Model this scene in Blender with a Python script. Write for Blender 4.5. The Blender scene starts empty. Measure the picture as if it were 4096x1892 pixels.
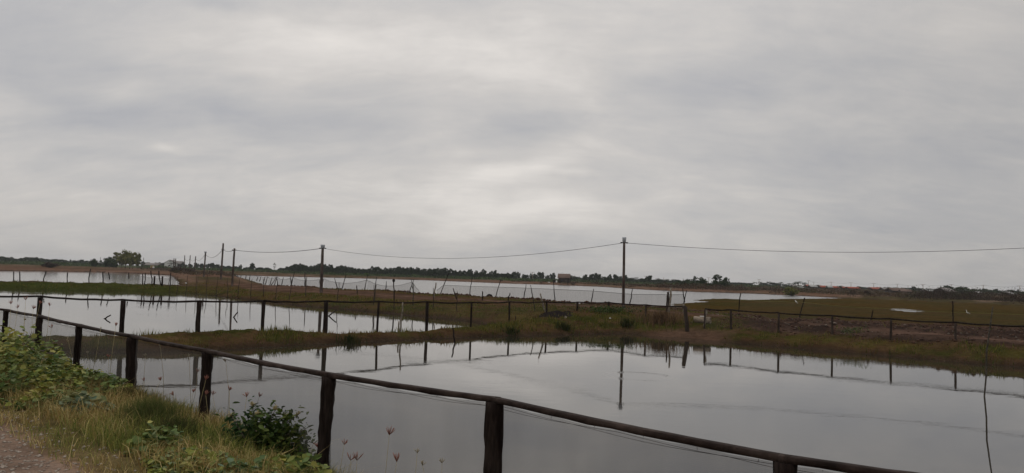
import bpy, math, random
import numpy as np
from mathutils import Matrix, Vector
R = math.radians
sc = bpy.context.scene
col = sc.collection
random.seed(7); rng = np.random.default_rng(11)

# ------------------------------------------------------------------ camera
SRC_W, SRC_H, FPX = 4096.0, 1892.0, 3000.0
CAM_H = 2.6
PITCH = math.atan(161.0/FPX); ROLL = math.atan(0.0315)
cam_d = bpy.data.cameras.new('camera'); cam = bpy.data.objects.new('camera', cam_d); col.objects.link(cam)
cam_d.sensor_width = 36; cam_d.lens = 36*FPX/SRC_W; cam_d.clip_start = .05; cam_d.clip_end = 12000
CM = Matrix.Rotation(R(90)+PITCH, 4, 'X') @ Matrix.Rotation(ROLL, 4, 'Z')
cam.matrix_world = Matrix.Translation((0, 0, CAM_H)) @ CM
sc.camera = cam
RM = np.array(CM.to_3x3())

# ------------------------------------------------------------------ exposure
sc.view_settings.view_transform = 'Standard'; sc.view_settings.look = 'None'
sc.view_settings.exposure = 0; sc.view_settings.gamma = 1
try: sc.cycles.transparent_max_bounces = 16
except Exception: pass

def ray(px, py):
    return RM @ np.array([px-SRC_W/2, -(py-SRC_H/2), -FPX])
def P(px, py, z=0.0):                      # where a sight line meets level z
    d = ray(px, py); t = (z-CAM_H)/d[2]
    return np.array([d[0]*t, d[1]*t, z])
def Q(px, py, dist):                       # the point at forward distance dist
    d = ray(px, py); t = dist/d[1]
    return np.array([d[0]*t, dist, CAM_H+d[2]*t])

# ------------------------------------------------------------------ node helper
class NT:
    def __init__(s, tree): s.t = tree; tree.nodes.clear()
    def n(s, typ, **kw):
        nd = s.t.nodes.new(typ)
        for k, v in kw.items():
            if k.startswith('i_'):
                nd.inputs[k[2:].replace('_', ' ')].default_value = v
            else: setattr(nd, k, v)
        return nd
    def l(s, a, b): s.t.links.new(a, b)
    def math(s, op, a, b=None, clamp=False):
        nd = s.t.nodes.new('ShaderNodeMath'); nd.operation = op; nd.use_clamp = clamp
        for i, v in enumerate((a, b)):
            if v is None: continue
            if isinstance(v, (int, float)): nd.inputs[i].default_value = v
            else: s.l(v, nd.inputs[i])
        return nd.outputs[0]
    def mix(s, f, a, b, blend='MIX'):
        nd = s.t.nodes.new('ShaderNodeMix'); nd.data_type = 'RGBA'; nd.blend_type = blend
        for i, v in ((0, f), (6, a), (7, b)):
            if isinstance(v, (int, float)): nd.inputs[i].default_value = v
            elif isinstance(v, tuple): nd.inputs[i].default_value = (*v, 1) if len(v) == 3 else v
            else: s.l(v, nd.inputs[i])
        return nd.outputs[2]
    def ramp(s, f, lo, hi, a=0.0, b=1.0, smooth=True):
        nd = s.t.nodes.new('ShaderNodeMapRange')
        if smooth: nd.interpolation_type = 'SMOOTHSTEP'
        s.l(f, nd.inputs[0])
        nd.inputs[1].default_value = lo; nd.inputs[2].default_value = hi
        nd.inputs[3].default_value = a; nd.inputs[4].default_value = b
        return nd.outputs[0]

# ------------------------------------------------------------------ world: thin sky under a broken overcast
world = bpy.data.worlds.new('World'); sc.world = world; world.use_nodes = True
SUN_EL, SUN_AZ = R(52), R(-25)
w = NT(world.node_tree)
tc = w.n('ShaderNodeTexCoord'); G = tc.outputs['Generated']
sky = w.n('ShaderNodeTexSky', sky_type='NISHITA', sun_disc=False, sun_elevation=SUN_EL, sun_rotation=SUN_AZ)
sep = w.n('ShaderNodeSeparateXYZ'); w.l(G, sep.inputs[0])
zc = w.math('ADD', w.math('MAXIMUM', sep.outputs[2], 0.0), 0.34)
cmb = w.n('ShaderNodeCombineXYZ')
w.l(w.math('DIVIDE', sep.outputs[0], zc), cmb.inputs[0]); w.l(w.math('DIVIDE', sep.outputs[1], zc), cmb.inputs[1])
def wnoise(scale, detail, rough, loc, scl, dist=0.0, rot=0.0):
    mp = w.n('ShaderNodeMapping'); w.l(cmb.outputs[0], mp.inputs[0])
    mp.inputs['Location'].default_value = loc; mp.inputs['Scale'].default_value = scl; mp.inputs['Rotation'].default_value = (0, 0, rot)
    nz = w.n('ShaderNodeTexNoise', i_Scale=scale, i_Detail=detail, i_Roughness=rough, i_Distortion=dist)
    w.l(mp.outputs[0], nz.inputs['Vector']); return nz.outputs[0]
n1 = wnoise(1.3, 6, .55, (3.1, 1.7, 0), (1, 1, 1), .5, R(20))
n2 = wnoise(3.2, 8, .62, (7.3, 2.2, 0), (.75, 1.25, 1), .7, R(-14))
n3 = wnoise(8.0, 8, .65, (1.3, 9.2, 0), (.6, 1.5, 1), .5, R(10))
b = w.math('ADD', w.math('MULTIPLY', w.math('SUBTRACT', n1, .5), .8), w.math('MULTIPLY', w.math('SUBTRACT', n2, .5), .75))
n4 = wnoise(16.0, 6, .7, (4.3, 2.2, 0), (.5, 1.6, 1), .4, R(-6))
b = w.math('ADD', b, w.math('MULTIPLY', w.math('SUBTRACT', n3, .5), .42)); b = w.math('ADD', b, w.math('MULTIPLY', w.math('SUBTRACT', n4, .5), .16)); b = w.math('ADD', b, .11)
# large bright and dark cloud masses, each a patch of sky direction
warp = w.n('ShaderNodeTexNoise', i_Scale=3.0, i_Detail=4.0); w.l(G, warp.inputs['Vector'])
wv = w.n('ShaderNodeVectorMath', operation='SUBTRACT'); w.l(warp.outputs['Color'], wv.inputs[0]); wv.inputs[1].default_value = (.5, .5, .5)
ws = w.n('ShaderNodeVectorMath', operation='MULTIPLY'); w.l(wv.outputs[0], ws.inputs[0]); ws.inputs[1].default_value = (.34, .34, .12)
wa = w.n('ShaderNodeVectorMath', operation='ADD'); w.l(G, wa.inputs[0]); w.l(ws.outputs[0], wa.inputs[1])
def patch(px, py, rx, ry, amp):
    global b
    d = ray(px*1.59, py*1.59); d = d/np.linalg.norm(d)
    s1 = w.n('ShaderNodeVectorMath', operation='SUBTRACT'); w.l(wa.outputs[0], s1.inputs[0]); s1.inputs[1].default_value = tuple(d)
    m1 = w.n('ShaderNodeVectorMath', operation='MULTIPLY'); w.l(s1.outputs[0], m1.inputs[0])
    m1.inputs[1].default_value = (1886/rx, 1886/rx*.7, 1886/ry)
    ln = w.n('ShaderNodeVectorMath', operation='LENGTH'); w.l(m1.outputs[0], ln.inputs[0])
    b = w.math('ADD', b, w.ramp(ln.outputs['Value'], 0, 1, amp, 0))
for a in [(950,90,520,130,.14),(700,120,420,110,.24),(1150,130,420,130,.30),(1350,60,300,90,.2),(80,60,330,170,-.12),(640,15,130,40,-.3),
          (330,300,330,60,-.30),(800,290,320,60,-.24),(1280,290,300,75,-.34),(1750,230,380,110,-.26),(2150,420,420,110,-.2),(2050,110,260,90,-.14),
          (60,270,160,50,.24),(545,408,85,26,.42),(1250,400,300,44,.36),(1150,440,300,70,.24),(1300,540,420,90,.30),(1150,470,420,150,.16),(2350,60,300,90,.12),
          (1200,520,500,100,.16),(250,560,460,60,.04),(2420,600,420,130,-.16),(1450,430,120,20,.2),(420,450,300,40,.08)]:
    patch(*a)
f = w.ramp(b, -.62, .62, 0, 1, False)
cr = w.n('ShaderNodeValToRGB'); w.l(f, cr.inputs[0])
e = cr.color_ramp.elements
e[0].position = 0; e[0].color = (.340, .345, .372, 1); e[1].position = 1; e[1].color = (.69, .655, .62, 1)
for p_, c_ in ((.3, (.398, .398, .415)), (.5, (.460, .451, .450)), (.72, (.545, .522, .502))):
    x = e.new(p_); x.color = (*c_, 1)
# brighter overhead, slightly darker and greener right at the horizon
up = w.ramp(sep.outputs[2], .14, .95, 1.0, 1.40)
low = w.ramp(sep.outputs[2], 0.0, .12, 0.93, 1.0)
azr = w.ramp(sep.outputs[0], .15, .62, 1.0, .86)
k = w.math('MULTIPLY', w.math('MULTIPLY', w.math('MULTIPLY', up, low), azr), 1.13)
sc_ = w.n('ShaderNodeVectorMath', operation='SCALE'); w.l(cr.outputs[0], sc_.inputs[0]); w.l(k, sc_.inputs['Scale'])
bg1 = w.n('ShaderNodeBackground'); w.l(sky.outputs[0], bg1.inputs[0]); bg1.inputs[1].default_value = .05
bg2 = w.n('ShaderNodeBackground'); w.l(sc_.outputs[0], bg2.inputs[0]); bg2.inputs[1].default_value = 1.0
mx = w.n('ShaderNodeMixShader'); mx.inputs[0].default_value = .95
w.l(bg1.outputs[0], mx.inputs[1]); w.l(bg2.outputs[0], mx.inputs[2])
wo = w.n('ShaderNodeOutputWorld'); w.l(mx.outputs[0], wo.inputs[0])

sd = bpy.data.lights.new('sun', 'SUN'); so = bpy.data.objects.new('sun', sd); col.objects.link(so)
sd.energy = .6; sd.angle = R(25); sd.color = (1, .96, .9)
dv = Vector((math.sin(SUN_AZ)*math.cos(SUN_EL), math.cos(SUN_AZ)*math.cos(SUN_EL), math.sin(SUN_EL)))
so.rotation_euler = dv.to_track_quat('Z', 'Y').to_euler(); so.location = (0, 0, 60)

# ------------------------------------------------------------------ mesh helpers
class MB:
    def __init__(s): s.v = []; s.f = []; s.c = []; s.n = 0
    def add(s, v, f, c=None):
        v = np.asarray(v, float).reshape(-1, 3); s.v.append(v)
        s.f += [tuple(int(i)+s.n for i in q) for q in f] if not isinstance(f, np.ndarray) else (f+s.n).tolist()
        if c is not None: s.c.append(np.broadcast_to(np.asarray(c, float), (len(v), 3)))
        s.n += len(v); return s
    def build(s, name, mat, parent=None, smooth=False, label=None, local=False):
        v = np.concatenate(s.v)
        if parent is not None and not local: v = v - np.array(parent.location)
        me = bpy.data.meshes.new(name)
        F = s.f; lens = np.array([len(q) for q in F], dtype=np.int32)
        idx = np.fromiter((i for q in F for i in q), dtype=np.int32, count=int(lens.sum()))
        me.vertices.add(len(v)); me.vertices.foreach_set('co', v.astype(np.float32).ravel())
        me.loops.add(len(idx)); me.loops.foreach_set('vertex_index', idx)
        me.polygons.add(len(lens)); st = np.zeros(len(lens), np.int32); st[1:] = np.cumsum(lens)[:-1]
        me.polygons.foreach_set('loop_start', st); me.polygons.foreach_set('loop_total', lens)
        if smooth: me.polygons.foreach_set('use_smooth', np.ones(len(lens), bool))
        me.update(calc_edges=True); me.validate()
        if s.c:
            c = np.concatenate(s.c); ca = me.color_attributes.new('tint', 'FLOAT_COLOR', 'POINT')
            ca.data.foreach_set('color', np.concatenate([c, np.ones((len(c), 1))], 1).astype(np.float32).ravel())
        me.materials.append(mat)
        o = bpy.data.objects.new(name, me); col.objects.link(o)
        if parent is not None: o.parent = parent
        if label: o['label'] = label
        return o
def tag(o, label=None, cat=None, group=None, kind=None):
    if label: o['label'] = label
    if cat: o['category'] = cat
    if group: o['group'] = group
    if kind: o['kind'] = kind
    return o
def empty(name, loc, label, cat, group=None):
    o = bpy.data.objects.new(name, None); o.location = tuple(float(a) for a in loc); o.empty_display_size = .1
    col.objects.link(o); return tag(o, label, cat, group)
def frame_of(d):
    d = d/np.linalg.norm(d); a = np.array([0, 0, 1.]) if abs(d[2]) < .9 else np.array([0, 1., 0])
    u = np.cross(a, d); u /= np.linalg.norm(u); return u, np.cross(d, u)
def tube(mb, pts, rad, sides=6, jit=0.0, c=None, flat=1.0, cap=True):
    pts = np.asarray(pts, float); n = len(pts)
    rad = np.broadcast_to(np.asarray(rad, float), (n,))
    V = []; d0 = pts[-1]-pts[0]; u, vv = frame_of(d0)
    for i in range(n):
        for k in range(sides):
            a = 2*math.pi*k/sides + math.pi/sides
            r = rad[i]*(1+jit*(random.random()-.5)*2)
            V.append(pts[i]+u*math.cos(a)*r+vv*math.sin(a)*r*flat)
    F = [(i*sides+k, i*sides+(k+1) % sides, (i+1)*sides+(k+1) % sides, (i+1)*sides+k) for i in range(n-1) for k in range(sides)]
    if cap: F.append(tuple(range(sides))[::-1]); F.append(tuple((n-1)*sides+k for k in range(sides)))
    return mb.add(V, F, c)
def box(mb, c, s, rz=0.0, col_=None, taper=1.0):
    x, y, z = np.asarray(s, float)/2; ca, sa = math.cos(rz), math.sin(rz); V = []
    for dz in (-1, 1):
        for dx, dy in ((-1, -1), (1, -1), (1, 1), (-1, 1)):
            t = taper if dz > 0 else 1; X, Y = dx*x*t, dy*y*t
            V.append((c[0]+X*ca-Y*sa, c[1]+X*sa+Y*ca, c[2]+dz*z))
    return mb.add(V, [(3, 2, 1, 0), (4, 5, 6, 7), (0, 1, 5, 4), (1, 2, 6, 5), (2, 3, 7, 6), (3, 0, 4, 7)], col_)
def stick_pts(a, b_, n=5, bend=.02):
    a, b_ = np.asarray(a, float), np.asarray(b_, float); L = np.linalg.norm(b_-a); u, v = frame_of(b_-a)
    out = []
    for i in range(n):
        t = i/(n-1); out.append(a+(b_-a)*t+(u*random.uniform(-1, 1)+v*random.uniform(-1, 1))*bend*L*(0 < i < n-1))
    return out

# value noise in numpy
def _h(ix, iy, s):
    n = (ix*374761393+iy*668265263+s*982451653) & 0xffffffff
    n = ((n ^ (n >> 13))*1274126177) & 0xffffffff
    return ((n ^ (n >> 16)) & 0xffff)/65535.0
def vnoise(x, y, s=0):
    ix = np.floor(x).astype(np.int64); iy = np.floor(y).astype(np.int64); fx = x-ix; fy = y-iy
    fx = fx*fx*(3-2*fx); fy = fy*fy*(3-2*fy)
    a, b_, c, d = _h(ix, iy, s), _h(ix+1, iy, s), _h(ix, iy+1, s), _h(ix+1, iy+1, s)
    return (a*(1-fx)+b_*fx)*(1-fy)+(c*(1-fx)+d*fx)*fy
def fbm(x, y, s=0, o=4):
    r = 0; a = .5; t = 0
    for i in range(o): r = r+a*vnoise(x*2**i+i*17.3, y*2**i-i*9.1, s+i); t += a; a *= .55
    return r/t

# ------------------------------------------------------------------ materials
def pmat(name, color=(.1, .1, .1), rough=.85, var=.35, scale=8.0, bump=0.0, bscale=None, spec=.25, attr=False, tint2=None, stretch=(1, 1, 1), metal=0.0, trans=0.0):
    m = bpy.data.materials.new(name); m.use_nodes = True; t = NT(m.node_tree)
    out = t.n('ShaderNodeOutputMaterial'); p = t.n('ShaderNodeBsdfPrincipled')
    p.inputs['Roughness'].default_value = rough; p.inputs['Specular IOR Level'].default_value = spec; p.inputs['Metallic'].default_value = metal
    tcn = t.n('ShaderNodeTexCoord'); mp = t.n('ShaderNodeMapping'); t.l(tcn.outputs['Object'], mp.inputs[0]); mp.inputs['Scale'].default_value = stretch
    nz = t.n('ShaderNodeTexNoise', i_Scale=scale, i_Detail=6.0, i_Roughness=.65); t.l(mp.outputs[0], nz.inputs['Vector'])
    if attr:
        at = t.n('ShaderNodeAttribute', attribute_name='tint'); base = at.outputs['Color']
    else:
        base = t.mix(t.ramp(nz.outputs[0], .35, .65), color, tint2) if tint2 else None
        if base is None:
            rg = t.n('ShaderNodeRGB'); rg.outputs[0].default_value = (*color, 1); base = rg.outputs[0]
    nz2 = t.n('ShaderNodeTexNoise', i_Scale=scale*3.3, i_Detail=5.0, i_Roughness=.7); t.l(mp.outputs[0], nz2.inputs['Vector'])
    v = t.ramp(nz2.outputs[0], .25, .75, 1-var, 1+var, False)
    s_ = t.n('ShaderNodeVectorMath', operation='SCALE'); t.l(base, s_.inputs[0]); t.l(v, s_.inputs['Scale'])
    t.l(s_.outputs[0], p.inputs['Base Color'])
    if bump:
        bz = t.n('ShaderNodeTexNoise', i_Scale=bscale or scale*4, i_Detail=5.0, i_Roughness=.7); t.l(mp.outputs[0], bz.inputs['Vector'])
        bm = t.n('ShaderNodeBump'); bm.inputs['Strength'].default_value = 1.0; bm.inputs['Distance'].default_value = bump
        t.l(bz.outputs[0], bm.inputs['Height']); t.l(bm.outputs[0], p.inputs['Normal'])
    sh = p.outputs[0]
    if trans:
        tl = t.n('ShaderNodeBsdfTranslucent'); t.l(s_.outputs[0], tl.inputs[0])
        ms = t.n('ShaderNodeMixShader'); ms.inputs[0].default_value = trans; t.l(sh, ms.inputs[1]); t.l(tl.outputs[0], ms.inputs[2]); sh = ms.outputs[0]
    t.l(sh, out.inputs[0]); return m
def netmat(name, color, op, scale=60.0):
    m = bpy.data.materials.new(name); m.use_nodes = True; t = NT(m.node_tree)
    out = t.n('ShaderNodeOutputMaterial'); df = t.n('ShaderNodeBsdfDiffuse'); df.inputs[0].default_value = (*color, 1)
    tr = t.n('ShaderNodeBsdfTransparent'); ms = t.n('ShaderNodeMixShader')
    tcn = t.n('ShaderNodeTexCoord'); mp = t.n('ShaderNodeMapping'); t.l(tcn.outputs['Object'], mp.inputs[0]); mp.inputs['Scale'].default_value = (1, 1, 1)
    wz = t.n('ShaderNodeTexWave', wave_type='BANDS', bands_direction='Z', i_Scale=scale, i_Distortion=1.5, i_Detail=1.0); t.l(mp.outputs[0], wz.inputs['Vector'])
    mp2 = t.n('ShaderNodeMapping'); t.l(tcn.outputs['Object'], mp2.inputs[0]); mp2.inputs['Scale'].default_value = (1, 1, .25)
    nz = t.n('ShaderNodeTexNoise', i_Scale=4.0, i_Detail=5.0, i_Roughness=.6); t.l(mp2.outputs[0], nz.inputs['Vector'])
    fac = t.math('ADD', t.ramp(nz.outputs[0], .3, .7, op*.9, op*1.1, False), t.ramp(wz.outputs[0], 0, 1, -.12*op, .12*op, False))
    t.l(fac, ms.inputs[0]); t.l(tr.outputs[0], ms.inputs[1]); t.l(df.outputs[0], ms.inputs[2]); t.l(ms.outputs[0], out.inputs[0]); return m

M = {}
M['darkwood'] = pmat('weathered_dark_wood', (.012, .008, .007), .85, .6, 14, .012, 60, .05, tint2=(.034, .025, .021), stretch=(1, 1, .12))
M['railwood'] = pmat('weathered_rail_wood', (.020, .013, .011), .85, .6, 3, .006, 50, .08, tint2=(.050, .036, .030))
M['greywood'] = pmat('grey_weathered_wood', (.030, .022, .018), .85, .5, 10, .006, 40, .05, tint2=(.065, .05, .042), stretch=(1, 1, .2))
M['stickwood'] = pmat('dark_stick_wood', (.022, .018, .016), .85, .5, 10, 0, None, .05)
M['palewood'] = pmat('pale_stripped_wood', (.30, .26, .21), .85, .5, 12, .004, 40, .15, tint2=(.10, .08, .06))
M['bamboo'] = pmat('bamboo_stake', (.03, .026, .02), .8, .5, 10, 0, None, .1, tint2=(.09, .078, .06))
M['pole'] = pmat('utility_pole_wood', (.05, .035, .03), .85, .6, 3, .01, 20, .15, tint2=(.13, .105, .09), stretch=(1, 1, .3))
M['tin'] = pmat('pale_tin', (.42, .45, .48), .45, .2, 6, 0, None, .4)
M['cable'] = pmat('black_cable', (.02, .02, .02), .6, .1, 5)
M['net'] = netmat('pale_net', (.36, .34, .33), .34, 3.0)
M['fishnet'] = netmat('grey_fine_net', (.16, .152, .145), .40, 30.0)
M['finenet'] = netmat('fine_grey_net', (.13, .125, .12), .11, 12.0)
M['string'] = pmat('yellow_green_cord', (.16, .14, .05), .8, .2, 5)
M['leaf'] = pmat('foliage', attr=True, rough=.6, var=.25, scale=3, spec=.10, trans=.2)
M['grass'] = pmat('grass_blades', attr=True, rough=.8, var=.15, scale=3, spec=.03, trans=.3)
M['soilstone'] = pmat('stone', (.25, .205, .165), .9, .35, 20, .004, 60, .1, tint2=(.13, .10, .08))
M['bark'] = pmat('bark', (.09, .07, .055), .9, .4, 4)
M['whitepaint'] = pmat('white_painted_wall', (.80, .80, .78), .8, .12, 3)
M['roof_red'] = pmat('red_clay_roof', (.30, .085, .055), .9, .3, 3, spec=.05)
M['roof_grey'] = pmat('dull_grey_roof', (.20, .18, .17), .8, .3, 3)
M['roof_brown'] = pmat('thatch_brown_roof', (.15, .105, .085), .9, .3, 4, spec=.05)
M['roof_light'] = pmat('light_metal_roof', (.36, .36, .35), .7, .15, 3, spec=.1)
M['wall_dark'] = pmat('dark_plank_wall', (.055, .045, .04), .9, .4, 3)
M['glass'] = pmat('dark_window', (.03, .035, .04), .2, .1, 3, spec=.5)
M['yellow'] = pmat('faded_yellow_paint', (.60, .42, .12), .5, .15, 3)
M['rubber'] = pmat('black_rubber', (.02, .02, .02), .8, .1, 3)
M['concrete'] = pmat('stained_concrete', (.33, .27, .21), .9, .35, 5, .01, 30, .1, tint2=(.20, .16, .12))
M['white'] = pmat('white_plastic', (.75, .74, .72), .6, .08, 5)
M['black'] = pmat('black_fabric', (.02, .016, .016), .9, .3, 6, .01, 12, 0)
M['feather'] = pmat('white_feathers', (.85, .85, .83), .8, .05, 5)
M['beak'] = pmat('dark_beak', (.04, .035, .03), .5, .1, 5)
M['seed'] = pmat('reddish_seed_spike', (.36, .16, .12), .8, .25, 40, trans=.3)
M['seedpale'] = pmat('pale_seed_spike', (.42, .36, .25), .8, .2, 40, trans=.3)
M['stem'] = pmat('grass_stem', (.34, .28, .14), .8, .2, 20)

# water
wm = bpy.data.materials.new('pond_water'); wm.use_nodes = True; t = NT(wm.node_tree)
out = t.n('ShaderNodeOutputMaterial'); p = t.n('ShaderNodeBsdfPrincipled')
p.inputs['Base Color'].default_value = (.030, .026, .020, 1); p.inputs['Roughness'].default_value = .02; p.inputs['IOR'].default_value = 2.1
geo = t.n('ShaderNodeNewGeometry'); sx = t.n('ShaderNodeSeparateXYZ'); t.l(geo.outputs['Position'], sx.inputs[0])
RC = P(2551, 1505, 0)                                   # where a fish has just broken the surface
dx = t.math('SUBTRACT', sx.outputs[0], float(RC[0])); dy = t.math('SUBTRACT', sx.outputs[1], float(RC[1]))
rr = t.math('SQRT', t.math('ADD', t.math('MULTIPLY', dx, dx), t.math('MULTIPLY', dy, dy)))
env = t.math('MULTIPLY', t.ramp(rr, .55, .78, 0, 1), t.ramp(rr, .95, 1.15, 1, 0))
ring = t.math('MULTIPLY', t.math('SINE', t.math('MULTIPLY', rr, 42.0)), t.math('MULTIPLY', env, .0009))
mpw = t.n('ShaderNodeMapping'); t.l(geo.outputs['Position'], mpw.inputs[0]); mpw.inputs['Scale'].default_value = (.5, 1.3, 1)
wn = t.n('ShaderNodeTexNoise', i_Scale=1.6, i_Detail=3.0, i_Roughness=.55); t.l(mpw.outputs[0], wn.inputs['Vector'])
wn2 = t.n('ShaderNodeTexNoise', i_Scale=9.0, i_Detail=2.0, i_Roughness=.5); t.l(mpw.outputs[0], wn2.inputs['Vector'])
msk = t.n('ShaderNodeTexNoise', i_Scale=.16, i_Detail=3.0, i_Roughness=.5); t.l(mpw.outputs[0], msk.inputs['Vector'])
mk_ = t.ramp(msk.outputs[0], .48, .66, .15, 1.7)
fmask = t.math('MULTIPLY', t.ramp(sx.outputs[1], 52, 95, 0.0, 1.0), t.ramp(t.math('DIVIDE', sx.outputs[0], sx.outputs[1]), -.46, -.36, .3, 1.0))
far = t.math('ADD', 1.0, t.math('MULTIPLY', fmask, 1.5)); t.l(t.math('ADD', .02, t.math('MULTIPLY', fmask, .20)), p.inputs['Roughness'])
hgt = t.math('ADD', t.math('MULTIPLY', wn.outputs[0], .0012), t.math('MULTIPLY', t.math('MULTIPLY', wn2.outputs[0], .0009), mk_))
hgt = t.math('ADD', t.math('MULTIPLY', hgt, far), ring)
bp = t.n('ShaderNodeBump'); bp.inputs['Strength'].default_value = 1.0; bp.inputs['Distance'].default_value = 1.0
t.l(hgt, bp.inputs['Height']); t.l(bp.outputs[0], p.inputs['Normal']); t.l(p.outputs[0], out.inputs[0])
M['water'] = wm

# ground: zone colour from the land itself, broken up by noise
gm = bpy.data.materials.new('ground_soil'); gm.use_nodes = True; t = NT(gm.node_tree)
out = t.n('ShaderNodeOutputMaterial'); p = t.n('ShaderNodeBsdfPrincipled'); p.inputs['Roughness'].default_value = .92; p.inputs['Specular IOR Level'].default_value = .0
at = t.n('ShaderNodeAttribute', attribute_name='tint'); geo = t.n('ShaderNodeNewGeometry')
def gn(s, d, r): 
    x = t.n('ShaderNodeTexNoise', i_Scale=s, i_Detail=d, i_Roughness=r); t.l(geo.outputs['Position'], x.inputs['Vector']); return x.outputs[0]
a1, a2, a3 = gn(.6, 6, .65), gn(4.0, 6, .7), gn(22.0, 5, .7)
v = t.math('MULTIPLY', t.ramp(a1, .3, .7, .72, 1.3, False), t.math('MULTIPLY', t.ramp(a2, .3, .7, .66, 1.36, False), t.ramp(a3, .25, .75, .72, 1.3, False)))
s_ = t.n('ShaderNodeVectorMath', operation='SCALE'); t.l(at.outputs['Color'], s_.inputs[0]); t.l(v, s_.inputs['Scale']); t.l(s_.outputs[0], p.inputs['Base Color'])
bm = t.n('ShaderNodeBump'); bm.inputs['Distance'].default_value = .09; bm.inputs['Strength'].default_value = .8
t.l(t.math('ADD', t.math('MULTIPLY', a2, 1.0), t.math('MULTIPLY', a3, .35)), bm.inputs['Height']); t.l(bm.outputs[0], p.inputs['Normal']); t.l(p.outputs[0], out.inputs[0])
M['ground'] = gm

# ------------------------------------------------------------------ land layout
def PP(lst, z=0.0): return [tuple(P(a, b_, z)[:2]) for a, b_ in lst]
FENCE_TOP = 1.68
near_posts = [  # top px, top py, foot px, foot py, width top, width foot
    (25, 1230, 18, 1312, 18, 17), (160, 1254, 148, 1360, 22, 19), (317, 1290, 302, 1492, 23, 22), (530, 1333, 522, 1588, 39, 35),
    (831, 1391, 815, 1674, 42, 36), (1318, 1485, 1282, 1900, 55, 43), (1979, 1582, 1972, 1975, 78, 67), (3139, 1815, 3135, 2300, 88, 84)]
NP = [P(a[0], a[1]+6, FENCE_TOP) for a in near_posts]
LA, LB = 6.139, -1.0826                                  # near fence line: x = LA + LB*y
ldir = np.array([LB, 1.0])/math.hypot(LB, 1); lnor = np.array([1.0, -LB])/math.hypot(LB, 1)   # towards the pond
def fline(px, off=0.0):                                  # point on the verge where the view column px meets it, off metres nearer the road
    k = (px-2048)/3000; a = LA-off*math.hypot(1, LB); y = a/(k-LB); return np.array([k*y, y])
def sn(x, y): return (x-(LA+LB*y))/math.hypot(1, LB)     # >0 = pond side of the fence
near_shore = [np.array([LA+LB*y, y])+lnor*.50 for y in (-22, -6, 0, 3, 5, 8, 11, 14, 17, 20, 24)]
pondA = PP([(-250, 1405), (150, 1402), (300, 1410), (600, 1408), (900, 1397), (1150, 1382), (1400, 1369), (1600, 1361), (1800, 1353), (2000, 1346), (2200, 1340),
            (2500, 1334), (2600, 1343), (2700, 1348), (2800, 1353), (2850, 1362), (3000, 1377), (3300, 1403), (3564, 1424), (3800, 1444), (3900, 1455), (4096, 1470), (4500, 1500), (5200, 1560)])
pondA = pondA+[(34, 10), (42, -22)]+[tuple(a) for a in near_shore[:-1]]
pondB = PP([(-900, 1120), (-300, 1145), (0, 1153), (200, 1158), (500, 1162), (700, 1170), (850, 1182), (1000, 1200), (1200, 1222), (1400, 1239), (1600, 1258), (1800, 1276), (1900, 1288), (1960, 1300),
            (1990, 1308), (1900, 1321), (1700, 1337), (1500, 1348), (1300, 1352), (1100, 1350), (900, 1352), (700, 1362), (400, 1372), (0, 1372), (-700, 1360)])
pondC = PP([(-900, 1066), (0, 1083), (200, 1085), (400, 1089), (530, 1093), (650, 1099), (690, 1103), (700, 1115), (722, 1138), (712, 1154), (640, 1157), (500, 1154), (350, 1151), (200, 1147), (0, 1143), (-900, 1112)])
pondD = PP([(548, 1083), (600, 1083), (650, 1085), (646, 1089.5), (600, 1088), (555, 1087)])
pondE = PP([(-300, 1061), (0, 1064), (60, 1065.5), (112, 1067.5), (112, 1069.5), (60, 1068.3), (0, 1067), (-300, 1063.5)])
berm_px = [(930, 1104), (985, 1110), (1040, 1122), (1100, 1134), (1165, 1137), (1300, 1141), (1346, 1145), (1500, 1154), (1650, 1159), (1765, 1168), (1880, 1173), (1984, 1180), (2098, 1185), (2220, 1192),
           (2366, 1204), (2521, 1210), (2666, 1220), (2734, 1222), (2955, 1240), (3199, 1266), (3484, 1281), (3812, 1291), (4096, 1305), (4500, 1330), (5200, 1380)]
berm = [tuple(P(a, b_, .85)[:2]) for a, b_ in berm_px]
bshore = [(x*(1+1.9/math.hypot(x, y)), y*(1+1.9/math.hypot(x, y))) for x, y in berm]
k_f = 16                                                 # the berm point where open water gives way to the algae flat
pondF = PP([(930, 1101), (1100, 1105.5), (1400, 1112.5), (1700, 1121), (1900, 1129), (2048, 1135), (2200, 1139), (2400, 1147), (2600, 1160), (2800, 1168), (3000, 1174), (3150, 1181), (3400, 1194),
            (3300, 1195), (3130, 1196), (3060, 1199), (3000, 1200), (2900, 1195), (2850, 1196), (2772, 1201), (2840, 1208), (2780, 1211), (2690, 1216)])+bshore[2:k_f+1][::-1]
field = PP([(2690, 1216), (2780, 1211), (2840, 1208), (2772, 1201), (2850, 1196), (2900, 1195), (3000, 1200), (3060, 1199), (3130, 1196), (3300, 1195), (3400, 1195), (3600, 1203), (3900, 1216), (4096, 1223), (4500, 1238), (5200, 1262)])+bshore[k_f:][::-1]
puddle = PP([(3545, 1234), (3600, 1235), (3685, 1241), (3692, 1249), (3650, 1249), (3600, 1245), (3568, 1240)])
path = [tuple(P(a, b_, .7)[:2]) for a, b_ in [(700, 1087), (770, 1099), (820, 1109), (880, 1118), (1000, 1137), (1200, 1160), (1350, 1167), (1500, 1176), (1750, 1196), (1950, 1204), (2200, 1215), (2400, 1229), (2600, 1245), (2780, 1257), (3050, 1277), (3300, 1302), (3560, 1325), (3830, 1346), (4096, 1364), (5000, 1430)]]

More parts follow.
